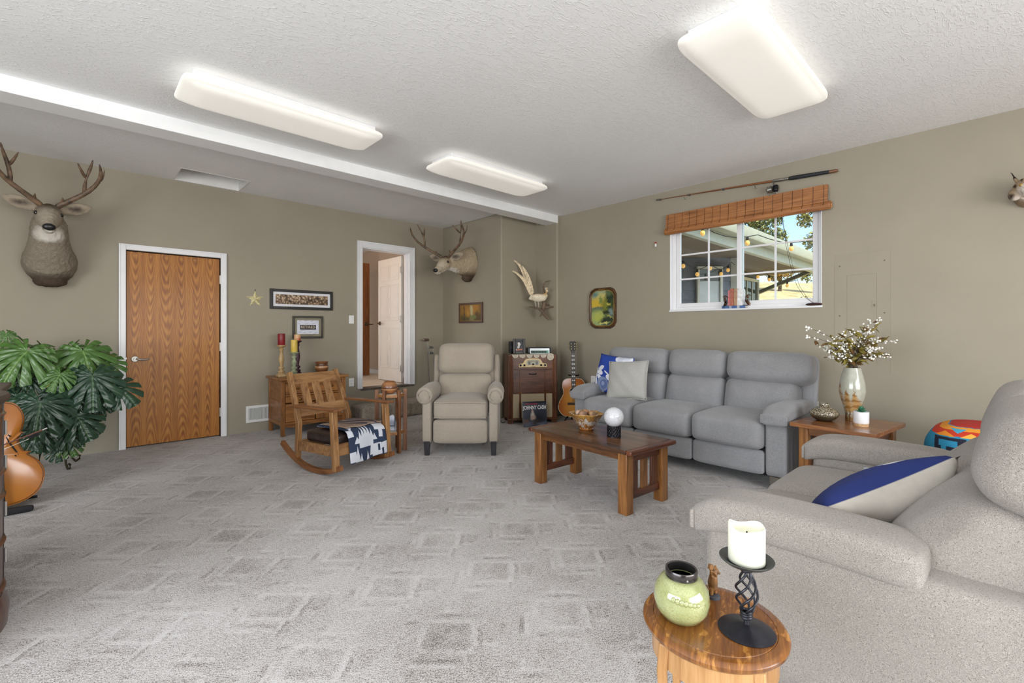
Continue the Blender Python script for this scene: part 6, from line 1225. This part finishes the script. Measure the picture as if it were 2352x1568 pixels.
# festoon lights
t = thing('string_lights', 'black string of warm glowing globe bulbs across the patio', 'string lights', (5.6, 2.6, 2.3))
BE = NT('warm_bulb_glass'); BE.fin(lin((226, 170, 90)), .1); BE.b.inputs['Emission Color'].default_value = lin((255, 196, 110)); BE.b.inputs['Emission Strength'].default_value = .55; BULB = BE.m
b0_ = None
for pts, nb_ in (([(.9, 1.0, .22), (1.7, 1.05, .06), (2.6, 1.0, .10), (3.4, .95, .20), (4.6, .8, .12), (6.2, .6, .05)], 11), ([(.2, .2, .35), (1.4, -.2, .26), (2.6, -.7, .36), (3.4, -1.3, .55)], 5)):
    PT = [V(p) for p in pts]; fine = [PT[i].lerp(PT[i+1], q/6)-V((0, 0, .12*math.sin(PI*q/6))) for i in range(len(PT)-1) for q in range(6)]+[PT[-1]]
    MB().tube(fine, .006, 5).build('wire', DARK, t)
    for k in range(nb_):
        p = fine[int((k+.5)/nb_*(len(fine)-1))]
        if b0_ is None: b0_ = MB().ell((0, 0, -.085), (.032, .032, .038), 12, 8).build('bulb', BULB, t, loc=p); c0_ = MB().tube([(0, 0, 0), (0, 0, -.045)], [.014, .02], 8).build('socket', DARK, t, loc=p)
        else: dup(b0_, t, p); dup(c0_, t, p)
# trees and shrub on the slope
def foliage(name, label, loc, blobs, cols, seed, size=.16, trunk=None, dens=1, cat='tree'):
    rr = random.Random(seed); t = thing(name, label, cat, loc)
    for ci, c in enumerate(cols):
        mb = MB()
        for (bx, by, bz, br, n) in blobs:
            for k in range(int(n*dens)):
                d = V((rr.gauss(0, 1), rr.gauss(0, 1), rr.gauss(0, 1))); d = d.normalized()*br*rr.random()**.45; p = V((bx, by, bz))+d
                u = V((rr.gauss(0, 1), rr.gauss(0, 1), rr.gauss(0, 1))).normalized(); w2 = u.cross(V((rr.gauss(0, 1), rr.gauss(0, 1), rr.gauss(0, 1)))).normalized(); s2 = size*rr.uniform(.6, 1.3)
                mb.add([p-u*s2, p-w2*s2*.4, p+u*s2, p+w2*s2*.4], [(0, 1, 2, 3)])
        tag(mb.build('foliage', mat(name+'_leaf%d' % ci, c, .7, v=.2, s=3), t, smooth=0), kind='stuff')
    if trunk: MB().tube(*trunk, 8).build('trunk', mat(name+'_bark', (92, 76, 62), .9, v=.2), t)
    return t
foliage('pine_tree', 'tall pine tree with sparse olive branches outside, right window pane', (20.6, 5.3, 1.0), [(.3, -.5, 5.2, .6, 260), (-.1, .0, 4.5, .35, 110), (.4, -.9, 4.2, .5, 180), (-.1, -.3, 3.6, .4, 130), (.3, -.8, 3.0, .6, 220), (-.2, -.1, 2.4, .35, 90), (-.6, .3, 5.3, .4, 100)], [(118, 116, 56), (150, 140, 72), (88, 94, 48)], 1, .075, ([(0, -.3, 0), (.1, -.3, 3), (0, -.2, 6)], [.1, .08, .03]))
foliage('pine_tree', 'pine tree with dark olive needles outside behind the eave', (18.2, 6.2, 1.0), [(0, 0, 4.0, .5, 240), (.45, -.5, 3.6, .35, 120), (-.5, .5, 4.2, .5, 220), (0, 0, 3.3, .4, 130), (.5, -.4, 4.3, .3, 80)], [(96, 106, 54), (134, 132, 70), (72, 84, 46)], 2, .075, ([(0, .2, 0), (.1, .2, 3), (0, .2, 4.6)], [.1, .08, .03]))
foliage('oak_tree', 'golden autumn tree on the slope seen below the eave', (33, 10, 3.6), [(0, 0, 1.7, 1.0, 600), (1.2, -2.0, 1.9, .9, 500), (-.8, 1.8, 1.7, .8, 360)], [(186, 140, 62), (160, 126, 60), (120, 112, 56)], 3, .11, ([(0, 0, -.5), (.1, 0, 1.2), (0, .1, 2)], [.12, .1, .05]))
foliage('sage_shrub', 'grey green sage shrub at the bottom right of the window', (10.5, 2.62, .1), [(0, 0, 1.25, .55, 1300), (.2, -.5, 1.4, .6, 1000)], [(138, 142, 124), (112, 118, 100)], 4, .035, ([(0, 0, -.1), (0, 0, 1.2)], [.05, .02]), cat='shrub')
